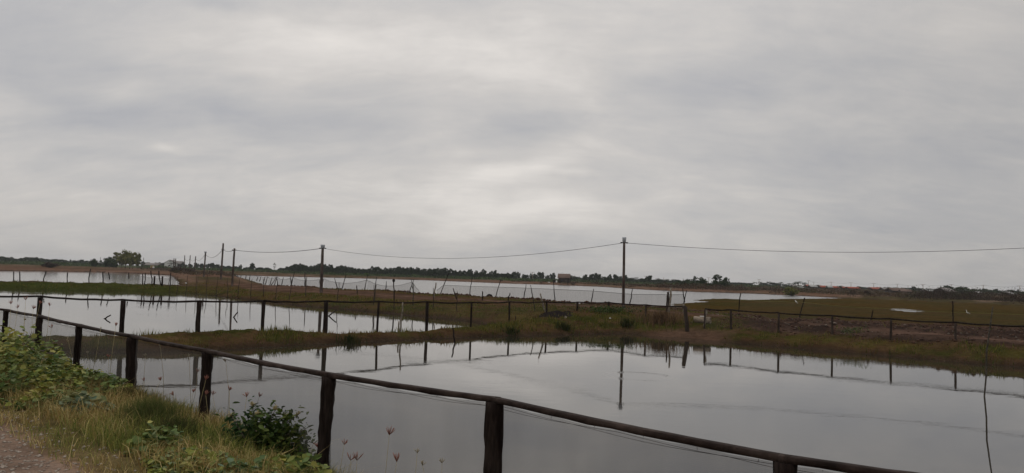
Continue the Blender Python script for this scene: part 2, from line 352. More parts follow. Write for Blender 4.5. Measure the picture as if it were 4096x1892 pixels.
def segd(x, y, pl, closed=False):
    pl = np.array(pl); a = pl if closed else pl[:-1]; b_ = np.roll(pl, -1, 0) if closed else pl[1:]
    D = np.full(x.shape, 1e9)
    for (ax, ay), (bx, by) in zip(a, b_):
        ex, ey = bx-ax, by-ay; L = ex*ex+ey*ey+1e-12
        tt = np.clip(((x-ax)*ex+(y-ay)*ey)/L, 0, 1)
        D = np.minimum(D, (x-ax-tt*ex)**2+(y-ay-tt*ey)**2)
    return np.sqrt(D)
def inside(x, y, pl):
    pl = np.array(pl); r = np.zeros(x.shape, bool); n = len(pl)
    for i in range(n):
        x1, y1 = pl[i]; x2, y2 = pl[(i+1) % n]
        if y1 == y2: continue
        c = ((y1 > y) != (y2 > y)) & (x < (x2-x1)*(y-y1)/(y2-y1)+x1); r ^= c
    return r
def sdf(x, y, pl):                                       # >0 on land
    d = segd(x, y, pl, True); return np.where(inside(x, y, pl), -d, d)
def sstep(a, b_, v): v = np.clip((v-a)/(b_-a), 0, 1); return v*v*(3-2*v)
def lerp(a, b_, k): return a*(1-k)+b_*k

def land(x, y, colours=True):
    x = np.asarray(x, float); y = np.asarray(y, float); r = np.hypot(x, y)
    wig = (fbm(x*.9, y*.9, 3)-.5)*np.clip(r/40, .25, 1.6)*1.1+(fbm(x*3.2, y*3.2, 5, 3)-.5)*.35
    dA = sdf(x, y, pondA); dB = sdf(x, y, pondB); dC = sdf(x, y, pondC); dD = sdf(x, y, pondD); dE = sdf(x, y, pondE); dF = sdf(x, y, pondF); dG = sdf(x, y, field)
    dw = np.minimum.reduce([dA, dB, dC, dD, dE, dF])+wig*np.where(r > 90, .8, .7)
    s = sn(x, y); nearside = sstep(.9, .2, s)*sstep(30, 20, r)
    dl = np.minimum(dw, dG+wig*.5)
    P_ = lerp(.72, .92-.34*sstep(8.0, 6.2, y)*sstep(-.9, -.2, s), nearside); w_ = lerp(2.2, .28, nearside)
    zl = P_*(1-np.exp(-np.clip(dl, 0, None)/w_))
    z = np.where(dl > 0, zl+.02, np.maximum(-.5, dl*.5))
    amp = sstep(0, 2, dl)
    z = z+amp*((fbm(x*.5, y*.5, 9)-.5)*.28+(fbm(x*2.5, y*2.5, 12, 3)-.5)*.12)*lerp(1, .25, nearside)
    # berm of dug mud beside the far ponds
    db = segd(x, y, berm); bm_ = np.exp(-(db/1.1)**2)*sstep(-1, 1, dl+1)
    z = z+bm_*(.18+.34*(fbm(x*1.3, y*1.3, 21, 4)-.35))*(dl > 0)
    # grassy mound on the dyke
    mx_, my_ = P(2250, 1235, .9)[:2]; mm = np.exp(-(((x-mx_)/7)**2+((y-my_)/5)**2)); z = z+mm*.22*(dl > 1)
    dp = segd(x, y, path); pxx = 2048+3000*x/np.maximum(y, 1); hw = np.interp(pxx, [700, 1000, 1200, 1500, 2000, 2600, 2850, 3050, 3400, 3550, 4100], [1.5, 4.0, 5.2, 3.6, 2.2, 1.9, 1.6, .3, .3, 1.1, 1.0])*(y > 0)+1.6*(fbm(x*.3, y*.3, 33)-.5); pth = sstep(hw+.8, hw-.3, dp)*(dl > .4)*(nearside < .5)*sstep(1.5, 2.6, db)
    z = lerp(z, .68, pth*.8)
    rtz = sstep(2880, 3020, pxx)*sstep(1.7, 3.5, dl)*(y > 25)*(y < 50)*(1-pth)
    z = z+rtz*((fbm(x*1.5, y*1.5, 111, 4)-.45)*.42)
    # road on the near side
    rd = sstep(-1.75, -2.15, s+(fbm(x*1.2, y*1.2, 41)-.5)*.5)*nearside
    z = lerp(z, .94, rd)
    # algae flat just proud of the water
    ing = (dG+wig*.15 < 0) & (dF > -2)
    zf = .035+.03*(fbm(x*.35, y*.8, 50)-.45)
    dpu = sdf(x, y, puddle); zf = np.where(dpu+(fbm(x*1.6, y*3.5, 52)-.5)*2.6 < 0, -.1, zf)
    z = np.where(ing & (dG < 0), np.where(dF+wig*.6 < 0, -.2, zf), z)
    # ground climbs gently far off
    z = z+.35*sstep(260, 520, r)*(dl > 0)
    if not colours: return z
    g1 = fbm(x*.35, y*.35, 61); g2 = fbm(x*1.7, y*1.7, 63)
    C = lambda *c: np.array(c)[None, :]
    e_ = lambda q: q.reshape(-1, 1)
    xs = x.ravel(); n = xs.size
    g1, g2, dwf, dlf, dbf, pf, rdf, nf, rf, sf = [e_(q) for q in (g1, g2, dw, dl, db, pth, rd, nearside, r, s)]
    green = lerp(C(.040, .040, .011), C(.072, .054, .018), sstep(.35, .65, g1))
    brown = C(.070, .042, .022)
    cc = lerp(green, brown, sstep(.42, .66, g2)*.85)
    cc = lerp(cc, C(.080, .045, .026), sstep(2.2, 5.5, dlf)*sstep(.30, .62, g1+.25*(g2-.5))*.8)
    cc = lerp(cc, C(.062, .036, .020), sstep(1.0, .4, dlf)*sstep(.35, .6, g2+.1))
    # shoreline mud
    cc = lerp(cc, C(.040, .027, .018), sstep(.55, .05, dlf))
    # right hand dyke is dug mud
    X, Y = e_(x), e_(y)
    rt = sstep(2900, 3050, 2048+3000*X/np.maximum(Y, 1))*sstep(1.7, 3.0, dlf)*(Y > 20)*(Y < 60)
    cc = lerp(cc, lerp(C(.036, .022, .017), C(.085, .052, .038), sstep(.45, .75, g2)), rt)
    gx_, gy_ = P(2745, 1318, .4)[:2]; gap = sstep(2.1, 1.0, np.hypot((X-gx_)*.75, Y-gy_))
    cc = lerp(cc, lerp(C(.070, .042, .028), C(.11, .068, .046), g2), gap)
    cc = lerp(cc, lerp(C(.050, .030, .022), C(.090, .052, .036), g2), sstep(2.1, .9, dbf)*(Y < 115))
    cc = lerp(cc, lerp(C(.150, .090, .066), C(.055, .034, .024), sstep(.25, .65, lerp(g2, e_(fbm(x*.45, y*.45, 201)), .5))), pf*.9)
    # far country: bands of dry brown, bare soil and scrub
    fx = sstep(95, 130, rf); bands = fbm(x*.012, y*.035, 71, 4).reshape(-1, 1); sp = fbm(x*.12, y*.12, 73, 3).reshape(-1, 1)
    farc = lerp(C(.115, .066, .044), C(.060, .048, .024), sstep(.40, .60, bands)); farc = lerp(farc, C(.17, .115, .088), sstep(.58, .70, sp)*.7)
    farc = lerp(farc, C(.14, .088, .062), sstep(4, 1.5, dwf)*sstep(.8, 1.6, dwf))
    cc = lerp(cc, farc, fx*(dlf > .3))
    cc = lerp(cc, C(.055, .065, .03), sstep(420, 520, rf))
    # left dyke between ponds: green low turf
    lt = sstep(950, 650, 2048+3000*X/np.maximum(Y, 1))*(Y > 60)*(Y < 90)
    cc = lerp(cc, lerp(C(.030, .042, .009), C(.045, .044, .012), g1), lt*sstep(4.2, 3.2, e_(dB)))
    cc = lerp(cc, C(.075, .052, .040), lt*sstep(3.4, 4.4, e_(dB)))
    # near verge and road
    cc = lerp(cc, lerp(C(.095, .085, .030), C(.15, .105, .055), g2), nf)
    cc = lerp(cc, lerp(C(.24, .135, .078), C(.31, .180, .108), g2), rdf)
    edge = sstep(-3.3, -2.5, sf)*rdf
    cc = lerp(cc, lerp(C(.15, .108, .085), C(.22, .165, .13), g2), edge*.85)
    fl = e_(ing & (dG < 0) & (z > 0)).astype(float); wet = e_(fbm(x*.10, y*.35, 81, 4))
    fc = lerp(C(.060, .036, .011), C(.044, .034, .010), sstep(.40, .58, wet)); fc = lerp(fc, C(.085, .062, .022), sstep(.60, .72, g2)*.6)
    cc = lerp(cc, fc, fl)
    return z, cc, dict(dl=dl, dp=dp, pth=pth, rd=rd, near=nearside, r=r, fl=fl.ravel().reshape(x.shape), rt=rt.ravel().reshape(x.shape), db=db, s=s, dA=dA, dB=dB)
def gz(x, y): return float(land(np.array([x]), np.array([y]), False)[0])
def hit(px, py, dmin=3.0, dmax=600.0):                   # where a sight line first meets the land or water
    d = ray(px, py); ys = np.geomspace(dmin, dmax, 1500); tt = ys/d[1]; X = d[0]*tt; Z = CAM_H+d[2]*tt
    H = np.maximum(land(X, ys, False), 0); k_ = np.argmax(Z < H)
    return np.array([X[k_], ys[k_], H[k_]])

# ground sheet: fine in front of the viewer, coarse behind
ang = np.concatenate([np.radians(np.linspace(-46, 46, 900)), np.radians(np.linspace(48, 312, 90))])
rad = np.geomspace(1.2, 2500, 850)
AA, RR = np.meshgrid(ang, rad); X = RR*np.sin(AA); Y = RR*np.cos(AA)
Z, CC, _ = land(X, Y)
na, nr = len(ang), len(rad)
i = np.arange(nr-1)[:, None]*na; j = np.arange(na)[None, :]; j2 = (j+1) % na
F = np.stack([i+j, i+j2, i+na+j2, i+na+j], -1).reshape(-1, 4)
V = np.stack([X.ravel(), Y.ravel(), Z.ravel()], 1)
mb = MB(); mb.add(np.concatenate([V, [[0, 0, float(Z[0].mean())]]]), F, np.concatenate([CC, CC[:1]]))
mb.f += [(len(V), (q+1) % na, q) for q in range(na)]
tag(mb.build('ground', M['ground'], smooth=True), 'low earth dykes, tracks and brown flats between the ponds', None, None, 'structure')
mb = MB(); n = 96
mb.add([(2500*math.cos(2*math.pi*q/n), 2500*math.sin(2*math.pi*q/n), 0) for q in range(n)], [tuple(range(n))])
tag(mb.build('water', M['water']), 'still grey pond water mirroring the overcast sky', None, None, 'structure')

# ------------------------------------------------------------------ grass (uncountable)
def blades(px_, py_, pz_, h, wd, colr, lean=.5, seg=2):
    n = len(px_); a = rng.uniform(0, 2*np.pi, n); la = rng.uniform(0, 2*np.pi, n); ln = rng.uniform(.1, 1, n)*lean*h
    base = np.stack([px_, py_, pz_], 1); side = np.stack([np.cos(a), np.sin(a), np.zeros(n)], 1)*(wd/2)[:, None]
    ld = np.stack([np.cos(la)*ln, np.sin(la)*ln, np.zeros(n)], 1)
    if seg == 1:
        Vv = np.stack([base-side, base+side, base+ld+np.stack([0*h, 0*h, h], 1)], 1).reshape(-1, 3)
        F_ = (np.arange(n)[:, None]*3+np.array([0, 1, 2])).astype(int); rep = 3
        return Vv, F_, np.repeat(colr, rep, 0)
    mid = base+ld*.3+np.stack([0*h, 0*h, h*.6], 1); tip = base+ld+np.stack([0*h, 0*h, h*(1-.25*ln/h)], 1)
    Vv = np.stack([base-side, base+side, mid+side*.7, mid-side*.7, tip], 1).reshape(-1, 3)
    q = np.arange(n)[:, None]*5
    F_ = (q+np.array([0, 1, 2, 3])).tolist()+(q+np.array([3, 2, 4])).tolist()
    return Vv, F_, np.repeat(colr, 5, 0)
def pick(cols, n, v=.25):
    c = np.array(cols)[rng.integers(0, len(cols), n)]; return c*rng.uniform(1-v, 1+v, (n, 1))
# bank grass at middle distance
N = 240000
rr_ = np.exp(rng.uniform(math.log(17), math.log(95), N)); aa = np.radians(rng.uniform(-38, 38, N)); x = rr_*np.sin(aa); y = rr_*np.cos(aa)
z, c, info = land(x, y)
dens = fbm(x*.8, y*.8, 91)
gx_, gy_ = P(2745, 1318, .4)[:2]
keep = (np.hypot((x-gx_)*.75, y-gy_) > 1.5) & (z > .03) & (info['pth'] < .15) & (info['fl'] < .5) & (info['near'] < .5) & (info['dl'] > .02) & (rng.uniform(0, 1, N) < np.where(info['dl'] < 4.5, .95, .32)*np.where(info['rt'] > .5, .10, 1)*np.where(info['db'] < 1.6, .25, 1)) & (dens > .33)
x, y, z, c = x[keep], y[keep], z[keep], c[keep]; dl = info['dl'][keep]; rk = rr_[keep]; n = len(x)
g1 = fbm(x*.35, y*.35, 61)
cg = lerp(pick([(.062, .078, .016), (.10, .10, .024), (.155, .135, .038)], n), pick([(.15, .11, .036), (.16, .095, .040), (.10, .065, .03)], n), sstep(.50, .74, g1+rng.uniform(-.12, .12, n))[:, None])
cg = lerp(cg, pick([(.036, .055, .016), (.085, .048, .024)], n), (sstep(.6, .1, dl)*.65)[:, None])
h = rng.uniform(.05, .165, n)*np.where(dl < 1.2, 1.2, 1)*(.35+1.35*sstep(.35, .75, fbm(x*1.3, y*1.3, 95))); wd = np.clip(rk*.0011, .02, .08)
mb = MB(); mb.add(*blades(x, y, z-.02, h, wd, cg, .6, 1)); tag(mb.build('bank_grass', M['grass']), 'short olive and brown grass on the pond banks', None, None, 'stuff')
# verge grass in the foreground
N = 150000
tt = rng.uniform(2, 24, N)**1.0; off = rng.uniform(-.28, 2.05, N)
x = LA+LB*tt-lnor[0]*off; y = tt-lnor[1]*off
z, c, info = land(x, y); g1 = fbm(x*1.1, y*1.1, 101); g2 = fbm(x*3, y*3, 103)
keep = (z > .3) & (y > 1.5) & (rng.uniform(0, 1, N) < np.where(off > 1.55, .35, 1)*(.45+g2)) & (np.arctan2(x, y) < .15)
x, y, z, off, g1, g2 = x[keep], y[keep], z[keep], off[keep], g1[keep], g2[keep]; n = len(x)
cg = lerp(pick([(.10, .14, .030), (.19, .205, .050), (.32, .30, .085), (.15, .19, .05)], n), pick([(.38, .27, .11), (.62, .48, .23), (.24, .16, .06), (.30, .27, .09)], n), sstep(.40, .62, g1+.35*(off/2-.5)+rng.uniform(-.12, .12, n))[:, None])
h = rng.uniform(.05, .24, n)*(.5+1.0*g2)*np.where(off > 1.6, .5, 1)*np.where(off < 0, .8, 1); wd = rng.uniform(.004, .009, n)
mb = MB(); mb.add(*blades(x, y, z-.01, h, wd, cg, 1.1, 2))
ks = rng.choice(n, 700, replace=False); mb.add(*blades(x[ks], y[ks], z[ks], rng.uniform(.2, .42, 700), np.full(700, .0055), pick([(.60, .46, .22), (.42, .32, .14), (.50, .42, .2)], 700), 1.3, 2)); tag(mb.build('verge_grass', M['grass']), 'dry yellow and green grass on the verge beside the dirt road', None, None, 'stuff')

# creeper with broad leaves
def leafset(mb, pts, size, cols, up=.6, obov=False):
    n = len(pts); cl_ = fbm(pts[:, 0]*4, pts[:, 1]*4, 77)[:, None]; nrm = rng.normal(0, 1, (n, 3))*(1-up); nrm[:, 2] = np.abs(nrm[:, 2])+up; nrm /= np.linalg.norm(nrm, axis=1)[:, None]
    a = rng.normal(0, 1, (n, 3)); u = np.cross(nrm, a); u /= np.linalg.norm(u, axis=1)[:, None]; v = np.cross(nrm, u)
    s = rng.uniform(.45, 1.4, n)[:, None]*size
    prof = [(-1, 0), (-.45, .42), (.35, .62), (1, 0), (.35, -.62), (-.45, -.42)] if obov else [(-.8, 0), (-.62, .62), (.15, .72), (1, 0), (.15, -.72), (-.62, -.62)]
    V_ = np.stack([pts+u*s*a_+v*s*b_*(.75 if obov else 1)-nrm*s*.18*(abs(b_) < .1) for a_, b_ in prof], 1).reshape(-1, 3)
    q = np.arange(n)[:, None]*6; F_ = (q+np.array([0, 1, 2, 3])).tolist()+(q+np.array([0, 3, 4, 5])).tolist()
    mb.add(V_, F_, np.repeat(pick(cols, n, .3)*lerp(np.array([[.75, .85, .9]]), np.array([[1.35, 1.15, .8]]), sstep(.35, .65, cl_)), 6, 0))
CRE = [(.13, .175, .045), (.19, .235, .065), (.085, .13, .038), (.25, .27, .11)]
def creep(px, py, rx, ry, n, hh, size, cols, name=None, label=None):
    c0 = hit(px, py, 2.5, 40); a = rng.uniform(0, 2*np.pi, n); r_ = np.sqrt(rng.uniform(0, 1, n))
    u = r_*np.cos(a)*rx; v = r_*np.sin(a)*ry; x = c0[0]+ldir[0]*u+lnor[0]*v; y = c0[1]+ldir[1]*u+lnor[1]*v
    q_ = fbm(x*3.5, y*3.5, 17)+.25*(1-r_) > .50; x, y, r_ = x[q_], y[q_], r_[q_]; n = len(x)
    z = land(x, y, False); hmax = hh*(1-r_**2)*(.25+1.5*fbm(x*3, y*3, 7)); zz = z+.03+hmax*rng.uniform(.25, 1, n)
    m = MB(); leafset(m, np.stack([x, y, zz], 1), size, cols)
    tag(m.build(name, M['leaf']), label, 'creeper')
creep(45, 1540, 2.3, .95, 6500, .60, .036, CRE+[(.20, .20, .06), (.16, .18, .05)], 'creeper_patch', 'bushy yellow-green creeper mound at the left edge under the near fence')
creep(330, 1555, 1.7, .5, 2600, .26, .038, CRE, 'creeper_patch', 'low green creeper spreading at the foot of the near fence')
creep(330, 1650, .5, .3, 260, .2, .055, [(.17, .21, .13), (.12, .16, .09), (.20, .23, .15)], 'creeper_patch', 'pale large-leaved creeper patch close to the gravel edge')
creep(640, 1800, .4, .3, 180, .2, .04, CRE, 'creeper_patch', 'small green creeper in front of the tall grass tuft')
creep(830, 1900, .9, .36, 1300, .16, .030, CRE+[(.14, .19, .11)], 'creeper_patch', 'broad-leaved creeper at the bottom of the photo beside the dark shrub')
creep(1150, 1950, .5, .4, 480, .24, .034, [(.16, .20, .06), (.12, .17, .05), (.20, .22, .07)], 'creeper_patch', 'bright green creeper leaves below the shrub next to the fence post')

# tall grass tufts
def tuft(px, dist_off, n, hh, spread, cols, name, label, lean=.7, zc=None):
    b0 = fline(px, dist_off) if zc is None else zc[:2]
    a = rng.uniform(0, 2*np.pi, n); r_ = np.abs(rng.normal(0, spread, n)); x = b0[0]+r_*np.cos(a); y = b0[1]+r_*np.sin(a)
    z = np.maximum(land(x, y, False), 0)
    m = MB(); wd = np.full(n, .007 if zc is None else max(.012, zc[1]*.0008))
    m.add(*blades(x, y, z-.02, rng.uniform(.45, 1, n)*hh, wd, pick(cols, n), lean, 2))
    tag(m.build(name, M['grass']), label, 'grass tuft')
tuft(640, .85, 1500, .36, .16, [(.075, .10, .028), (.105, .125, .04), (.15, .145, .055)], 'grass_tuft', 'tall dark green grass tuft in the middle of the verge')
tuft(740, .95, 900, .30, .14, [(.05, .065, .02), (.09, .085, .035)], 'grass_tuft', 'rank green grass tuft just left of the dark shrub')
tuft(420, .55, 900, .30, .22, [(.28, .20, .09), (.36, .27, .13), (.16, .14, .05)], 'grass_tuft', 'dry straw-coloured grass tuft at the foot of the fence')
tuft(560, .40, 700, .26, .2, [(.15, .11, .05), (.08, .085, .03)], 'grass_tuft', 'mixed dry and green grass tuft around the fourth near fence post')
tuft(180, .8, 900, .26, .3, [(.16, .17, .05), (.24, .20, .08), (.11, .13, .04)], 'grass_tuft', 'yellowish grass tuft right of the creeper mound')
tuft(300, 1.3, 700, .2, .3, [(.20, .18, .06), (.28, .22, .09)], 'grass_tuft', 'sparse yellow grass tuft by the pale creeper patch')
tuft(1010, .5, 500, .22, .2, [(.07, .085, .025), (.13, .11, .05)], 'grass_tuft', 'thin grass tuft behind the dark shrub')
for px, py, lb in [(1392, 1375, 'dark reed clump on the narrow bank right of the thickest far fence post'), (2262, 1336, 'large dark reed clump at the water edge below the black cloth'),
                   (2508, 1331, 'dark reed clump at the water edge below the tall pole'), (2050, 1343, 'small reed clump on the narrow bank at the middle of the photo')]:
    c0 = P(px, py, 0); c0[1] += .3; tuft(px, 0, 200, .46 if px != 2050 else .34, .24, [(.022, .034, .012), (.035, .045, .016), (.06, .05, .02)], 'reed_clump', lb, .9, c0)
c0 = hit(2640, 1290); tuft(0, 0, 420, .75, .75, [(.12, .075, .045), (.16, .105, .06), (.075, .05, .03)], 'dry_grass_clump', 'dry reddish-brown grass clump left of the leaning gate post', .8, c0)

# glossy shrub with stems
sh0 = fline(1085, .42); shz = gz(*sh0); root = empty('shrub', (sh0[0], sh0[1], shz), 'dark glossy-leaved shrub with seed heads beside the leaning fence post', 'shrub')
sm = MB(); lm = MB(); fm = MB(); cpts = []
for (px, py, dp_) in [(925, 1665, 0), (945, 1730, .1), (1010, 1625, .1), (1030, 1660, -.1), (1060, 1690, .1), (1100, 1640, 0), (1080, 1740, -.15), (1150, 1665, .1), (1190, 1662, 0), (1185, 1720, -.1),
                      (1225, 1715, 0), (1235, 1760, .1), (1215, 1800, -.1), (1150, 1760, .1), (1120, 1800, -.15), (1060, 1800, 0), (1000, 1780, .1), (960, 1790, 0), (1010, 1730, 0), (1180, 1840, 0), (1110, 1860, -.1),
                      (900, 1740, .1), (1040, 1860, -.1), (940, 1840, 0), (890, 1800, 0), (1245, 1830, 0), (1200, 1880, -.1), (1150, 1900, 0), (1090, 1900, .1), (1000, 1890, 0), (960, 1860, -.1), (905, 1860, 0), (1260, 1880, .1), (1130, 1720, .05), (1080, 1770, 0)]:
    tip = Q(px, py, sh0[1]+dp_); base = np.array([sh0[0]+random.uniform(-.07, .07), sh0[1]+random.uniform(-.07, .07), shz-.03])
    mid = (base+tip)/2+np.array([random.uniform(-.05, .05), random.uniform(-.05, .05), .03])
    tube(sm, [base, mid, tip], [.009, .006, .003], 5)
    n = 150; tt = rng.uniform(.12, 1.02, n)[:, None]
    cen = np.where(tt < .5, base+(mid-base)*tt*2, mid+(tip-mid)*(tt-.5)*2)+rng.normal(0, .05, (n, 3))
    cpts.append(cen)
    if py < 1670:
        for _ in range(26):
            q = tip+np.array([random.gauss(0, .018), random.gauss(0, .018), random.gauss(.02, .012)]); tube(fm, [tip, q], [.0015, .004], 4)
sm.build('stem', M['bark'], root); leafset(lm, np.concatenate(cpts), .033, [(.024, .050, .015), (.040, .075, .022), (.065, .105, .032), (.10, .14, .045)], .35, True); lm.build('foliage', M['leaf'], root)
fm.build('seed_head', M['stem'], root)

# finger-grass stalks that stand clear of the verge
def stalk(px, py, off, kind, label, size=.05):
    b0 = fline(px, off); tip = Q(px, py, b0[1]); z0 = gz(b0[0], b0[1]); bx = tip.copy(); bx[0] += random.uniform(-.12, .12); bx[2] = z0-.02
    r = empty('grass_stalk', bx, label, 'grass stalk', 'grass stalks with finger-like seed heads on the verge')
    m = MB(); mid = (bx+tip)/2+np.array([random.uniform(-.03, .03), 0, 0]); tube(m, [bx, mid, tip], [.0030, .0024, .0016], 4); m.build('stem', M['stem'], r)
    m = MB(); L = random.uniform(-.6, .6)
    for q in range(9 if kind != 'plume' else 14):
        a = random.uniform(-.75, .75)+L*.6; bb = random.uniform(-.5, .5); l_ = size*random.uniform(.75, 1.15)
        if kind == 'plume': s0 = tip-np.array([0, 0, .07*q/14]); l_ = size*.35; a *= 1
        else: s0 = tip
        e1 = s0+np.array([math.sin(a)*l_, math.sin(bb)*l_*.6, math.cos(a)*l_]); md = (s0+e1)/2+np.array([math.sin(a)*l_*.12, 0, .004])
        tube(m, [s0, md, e1], [.0018, .0034, .0014], 4)
    m.build('seed_head', M['seedpale'] if kind in ('pale', 'plume') else M['seed'], r)
ST = [(433, 1430, .3, 'red'), (577, 1525, .3, 'red'), (642, 1522, .3, 'red'), (582, 1425, .1, 'pale'), (694, 1582, .4, 'red'), (773, 1570, .3, 'red'), (823, 1520, .5, 'red'), (823, 1580, .5, 'red'), (851, 1580, .3, 'red'),
      (918, 1562, .3, 'red'), (987, 1588, .5, 'red'), (1037, 1588, .2, 'red'), (790, 1490, .2, 'red'), (903, 1448, .1, 'pale'), (350, 1415, .2, 'pale'), (270, 1350, .4, 'plume'), (756, 1420, .1, 'plume'),
      (103, 1200, .5, 'red'), (44, 1216, .5, 'red'), (159, 1216, .6, 'red'), (70, 1233, .5, 'red'), (198, 1224, .4, 'red'), (133, 1236, .5, 'red'), (207, 1312, .4, 'red'), (463, 1305, .4, 'red'), (98, 1282, .5, 'pale'),
      (1557, 1740, .3, 'big'), (1377, 1779, .3, 'red'), (1402, 1842, .4, 'big'), (1428, 1842, .4, 'big'), (1587, 1848, .4, 'big'), (1669, 1812, .4, 'pale'), (1690, 1862, .3, 'pale'), (1768, 1852, .2, 'pale'), (1270, 1790, .35, 'red'), (403, 1312, .3, 'plume'), (640, 1372, .1, 'plume')]
NAMED = {(1557, 1740): 'lone pinkish finger-grass head hanging before the water between two posts', (1669, 1812): 'tall pale upright grass head left of the big fence post',
         (1402, 1842): 'wide reddish spreading grass head, left one of the low pair right of the leaning post', (1428, 1842): 'narrow reddish grass head, right one of the low pair right of the leaning post',
         (1587, 1848): 'V-shaped brown grass head on a green stem near the bottom edge', (1377, 1779): 'small brown upright grass head just right of the leaning post',
         (270, 1350): 'arching feathery pale grass plume before the dark bank', (1690, 1862): 'small pale grass head near the bottom, right of the tall pale one', (1768, 1852): 'faint pale grass head nearest to the big fence post'}
for px, py, off, kd in ST:
    lb = NAMED.get((px, py)) or {'red': 'thin stalk with a small reddish finger-like seed head among others before the near fence', 'pale': 'thin stalk with a small pale seed head before the near fence', 'plume': 'thin stalk with a feathery pale plume before the near fence', 'big': ''}[kd]
    stalk(px, py, off, kd, lb, {'red': .05, 'big': .07, 'pale': .04, 'plume': .06}[kd]*(1.25 if px < 300 else 1))

# gravel on the road edge
m = MB(); N = 6500
tt = rng.uniform(2, 14, N); off = rng.normal(2.45, .42, N)
x = LA+LB*tt-lnor[0]*off; y = tt-lnor[1]*off; z = land(x, y, False)
ico = [(1, 0, 0), (0, 1, 0), (-1, 0, 0), (0, -1, 0), (0, 0, .7), (0, 0, -.7)]; icf = [(0, 1, 4), (1, 2, 4), (2, 3, 4), (3, 0, 4), (1, 0, 5), (2, 1, 5), (3, 2, 5), (0, 3, 5)]
def stone(m, p_, s, flat=.6):
    a = random.uniform(0, 6.28); V_ = []
    for X_, Y_, Z_ in ico:
        f1, f2, f3 = [random.uniform(.7, 1.25) for _ in range(3)]; X_, Y_ = X_*f1, Y_*f2*.75
        V_.append((p_[0]+s*(X_*math.cos(a)-Y_*math.sin(a)), p_[1]+s*(X_*math.sin(a)+Y_*math.cos(a)), p_[2]+s*Z_*f3*flat))
    m.add(V_, icf)
for q in range(N): stone(m, (x[q], y[q], z[q]+.002), random.uniform(.006, .026)*(1.7 if random.random() < .06 else 1))
M['gravel'] = pmat('pale_gravel', (.42, .36, .30), .9, .35, 20, 0, None, .1, tint2=(.20, .16, .13))
tag(m.build('gravel', M['gravel']), 'loose pale gravel along the edge of the dirt road', None, None, 'stuff')

m = MB(); N = 9000; px_ = rng.uniform(100, 4300, N); py_ = rng.uniform(1338, 1520, N); pts = np.array([P(a, b_, 0)[:2] for a, b_ in zip(px_, py_)])
dA_ = -sdf(pts[:, 0], pts[:, 1], pondA); k_ = (dA_ > -.1) & (dA_ < .55*(fbm(pts[:, 0]*1.5, pts[:, 1]*1.5, 301)-.30)*3); pts = pts[k_]; n = len(pts)
leafset(m, np.stack([pts[:, 0], pts[:, 1], np.full(n, .012)], 1), .035, [(.05, .06, .02), (.08, .06, .03), (.04, .05, .018)], .97)
tag(m.build('floating_weed', M['leaf']), 'scattered floating weed along the bank edge', None, None, 'stuff')

# ------------------------------------------------------------------ near fence
def rough_post(m, a, b_, wa, wb, sides=6, rings=17, jit=.10):
    pts = [np.asarray(a)+(np.asarray(b_)-np.asarray(a))*q/(rings-1) for q in range(rings)]
    tube(m, pts, [lerp(wa, wb, q/(rings-1))*.54*(1+random.uniform(-.025, .025)) for q in range(rings)], sides, jit)
nf = empty('fence', (NP[4][0], NP[4][1], gz(NP[4][0], NP[4][1])), 'near low fence of dark rough posts, plank rail and fine net along the verge', 'fence')
tops = []
for q, (a, p0) in enumerate(zip(near_posts, NP)):
    foot = Q(a[2], a[3], p0[1]); foot[2] = min(foot[2], gz(p0[0], p0[1]))-.15
    d = (p0-foot); k_ = (p0[2]-.035-foot[2])/d[2]
    m = MB(); rough_post(m, foot, foot+d*k_, a[5]*p0[1]/3000, a[4]*p0[1]/3000); m.build('post', M['darkwood'], nf)
    tops.append(p0.copy())
ext0 = P(-260, 1192, FENCE_TOP); ext1 = tops[-1]+(P(3672, 1892, 1.685)-tops[-1])*1.9
chain = [ext0]+tops+[ext1]; railpts = []
for a, b_ in zip(chain[:-1], chain[1:]):                 # each plank its own part, gently bowed
    L = np.linalg.norm(b_-a); u = (b_-a)/L; side = np.cross(u, [0, 0, 1.]); side /= np.linalg.norm(side); m = MB(); n = 12; V_ = []
    sag = -.012*L/2.4
    for q in range(n+1):
        tq = q/n; c = a-u*.03+(b_-a+u*.06)*tq+np.array([0, 0, sag*4*tq*(1-tq)]); railpts.append(c)
        for sx_, sz_ in ((-1, -1), (1, -1), (1, 0), (-1, 0)):
            V_.append(c+side*sx_*(.036+random.uniform(-.002, .002))+np.array([0, 0, sz_*(.036+random.uniform(-.004, .004))+random.uniform(-.0015, .0015)]))
    F_ = [(q*4+k_, q*4+(k_+1) % 4, q*4+4+(k_+1) % 4, q*4+4+k_) for q in range(n) for k_ in range(4)]+[(3, 2, 1, 0), (n*4, n*4+1, n*4+2, n*4+3)]
    m.add(V_, F_).build('rail', M['railwood'], nf)
m = MB(); V_ = []; n = len(railpts)
for q, c in enumerate(railpts):
    c2 = c+np.array([lnor[0], lnor[1], 0])*.03; zb = gz(c2[0], c2[1])-.05
    top = c2[2]-.05-.012*math.sin(q*1.1)**2
    for k_ in range(5): V_.append((c2[0]+.012*math.sin(q*.7+k_), c2[1], top+(zb-top)*k_/4))
m.add(V_, [(q*5+k_, q*5+5+k_, q*5+6+k_, q*5+1+k_) for q in range(n-1) for k_ in range(4)]).build('net', M['fishnet'], nf)
# frayed cords under the rail
m = MB()
for q in range(4, n-4, 2):
    c = railpts[q]+np.array([lnor[0], lnor[1], 0])*.035; tube(m, [c+[0, 0, -.055], c+[random.uniform(-.006, .006), 0, -.055-random.uniform(.005, .03)]], .0015, 3)
for s_ in (0, 1):
    tube(m, [railpts[q]+np.array([lnor[0], lnor[1], 0])*.033+[0, 0, -.062-s_*.012-.016*abs(math.sin(q*.55+s_))] for q in range(n)], .0016, 3)
m.build('net_cord', M['railwood'], nf)

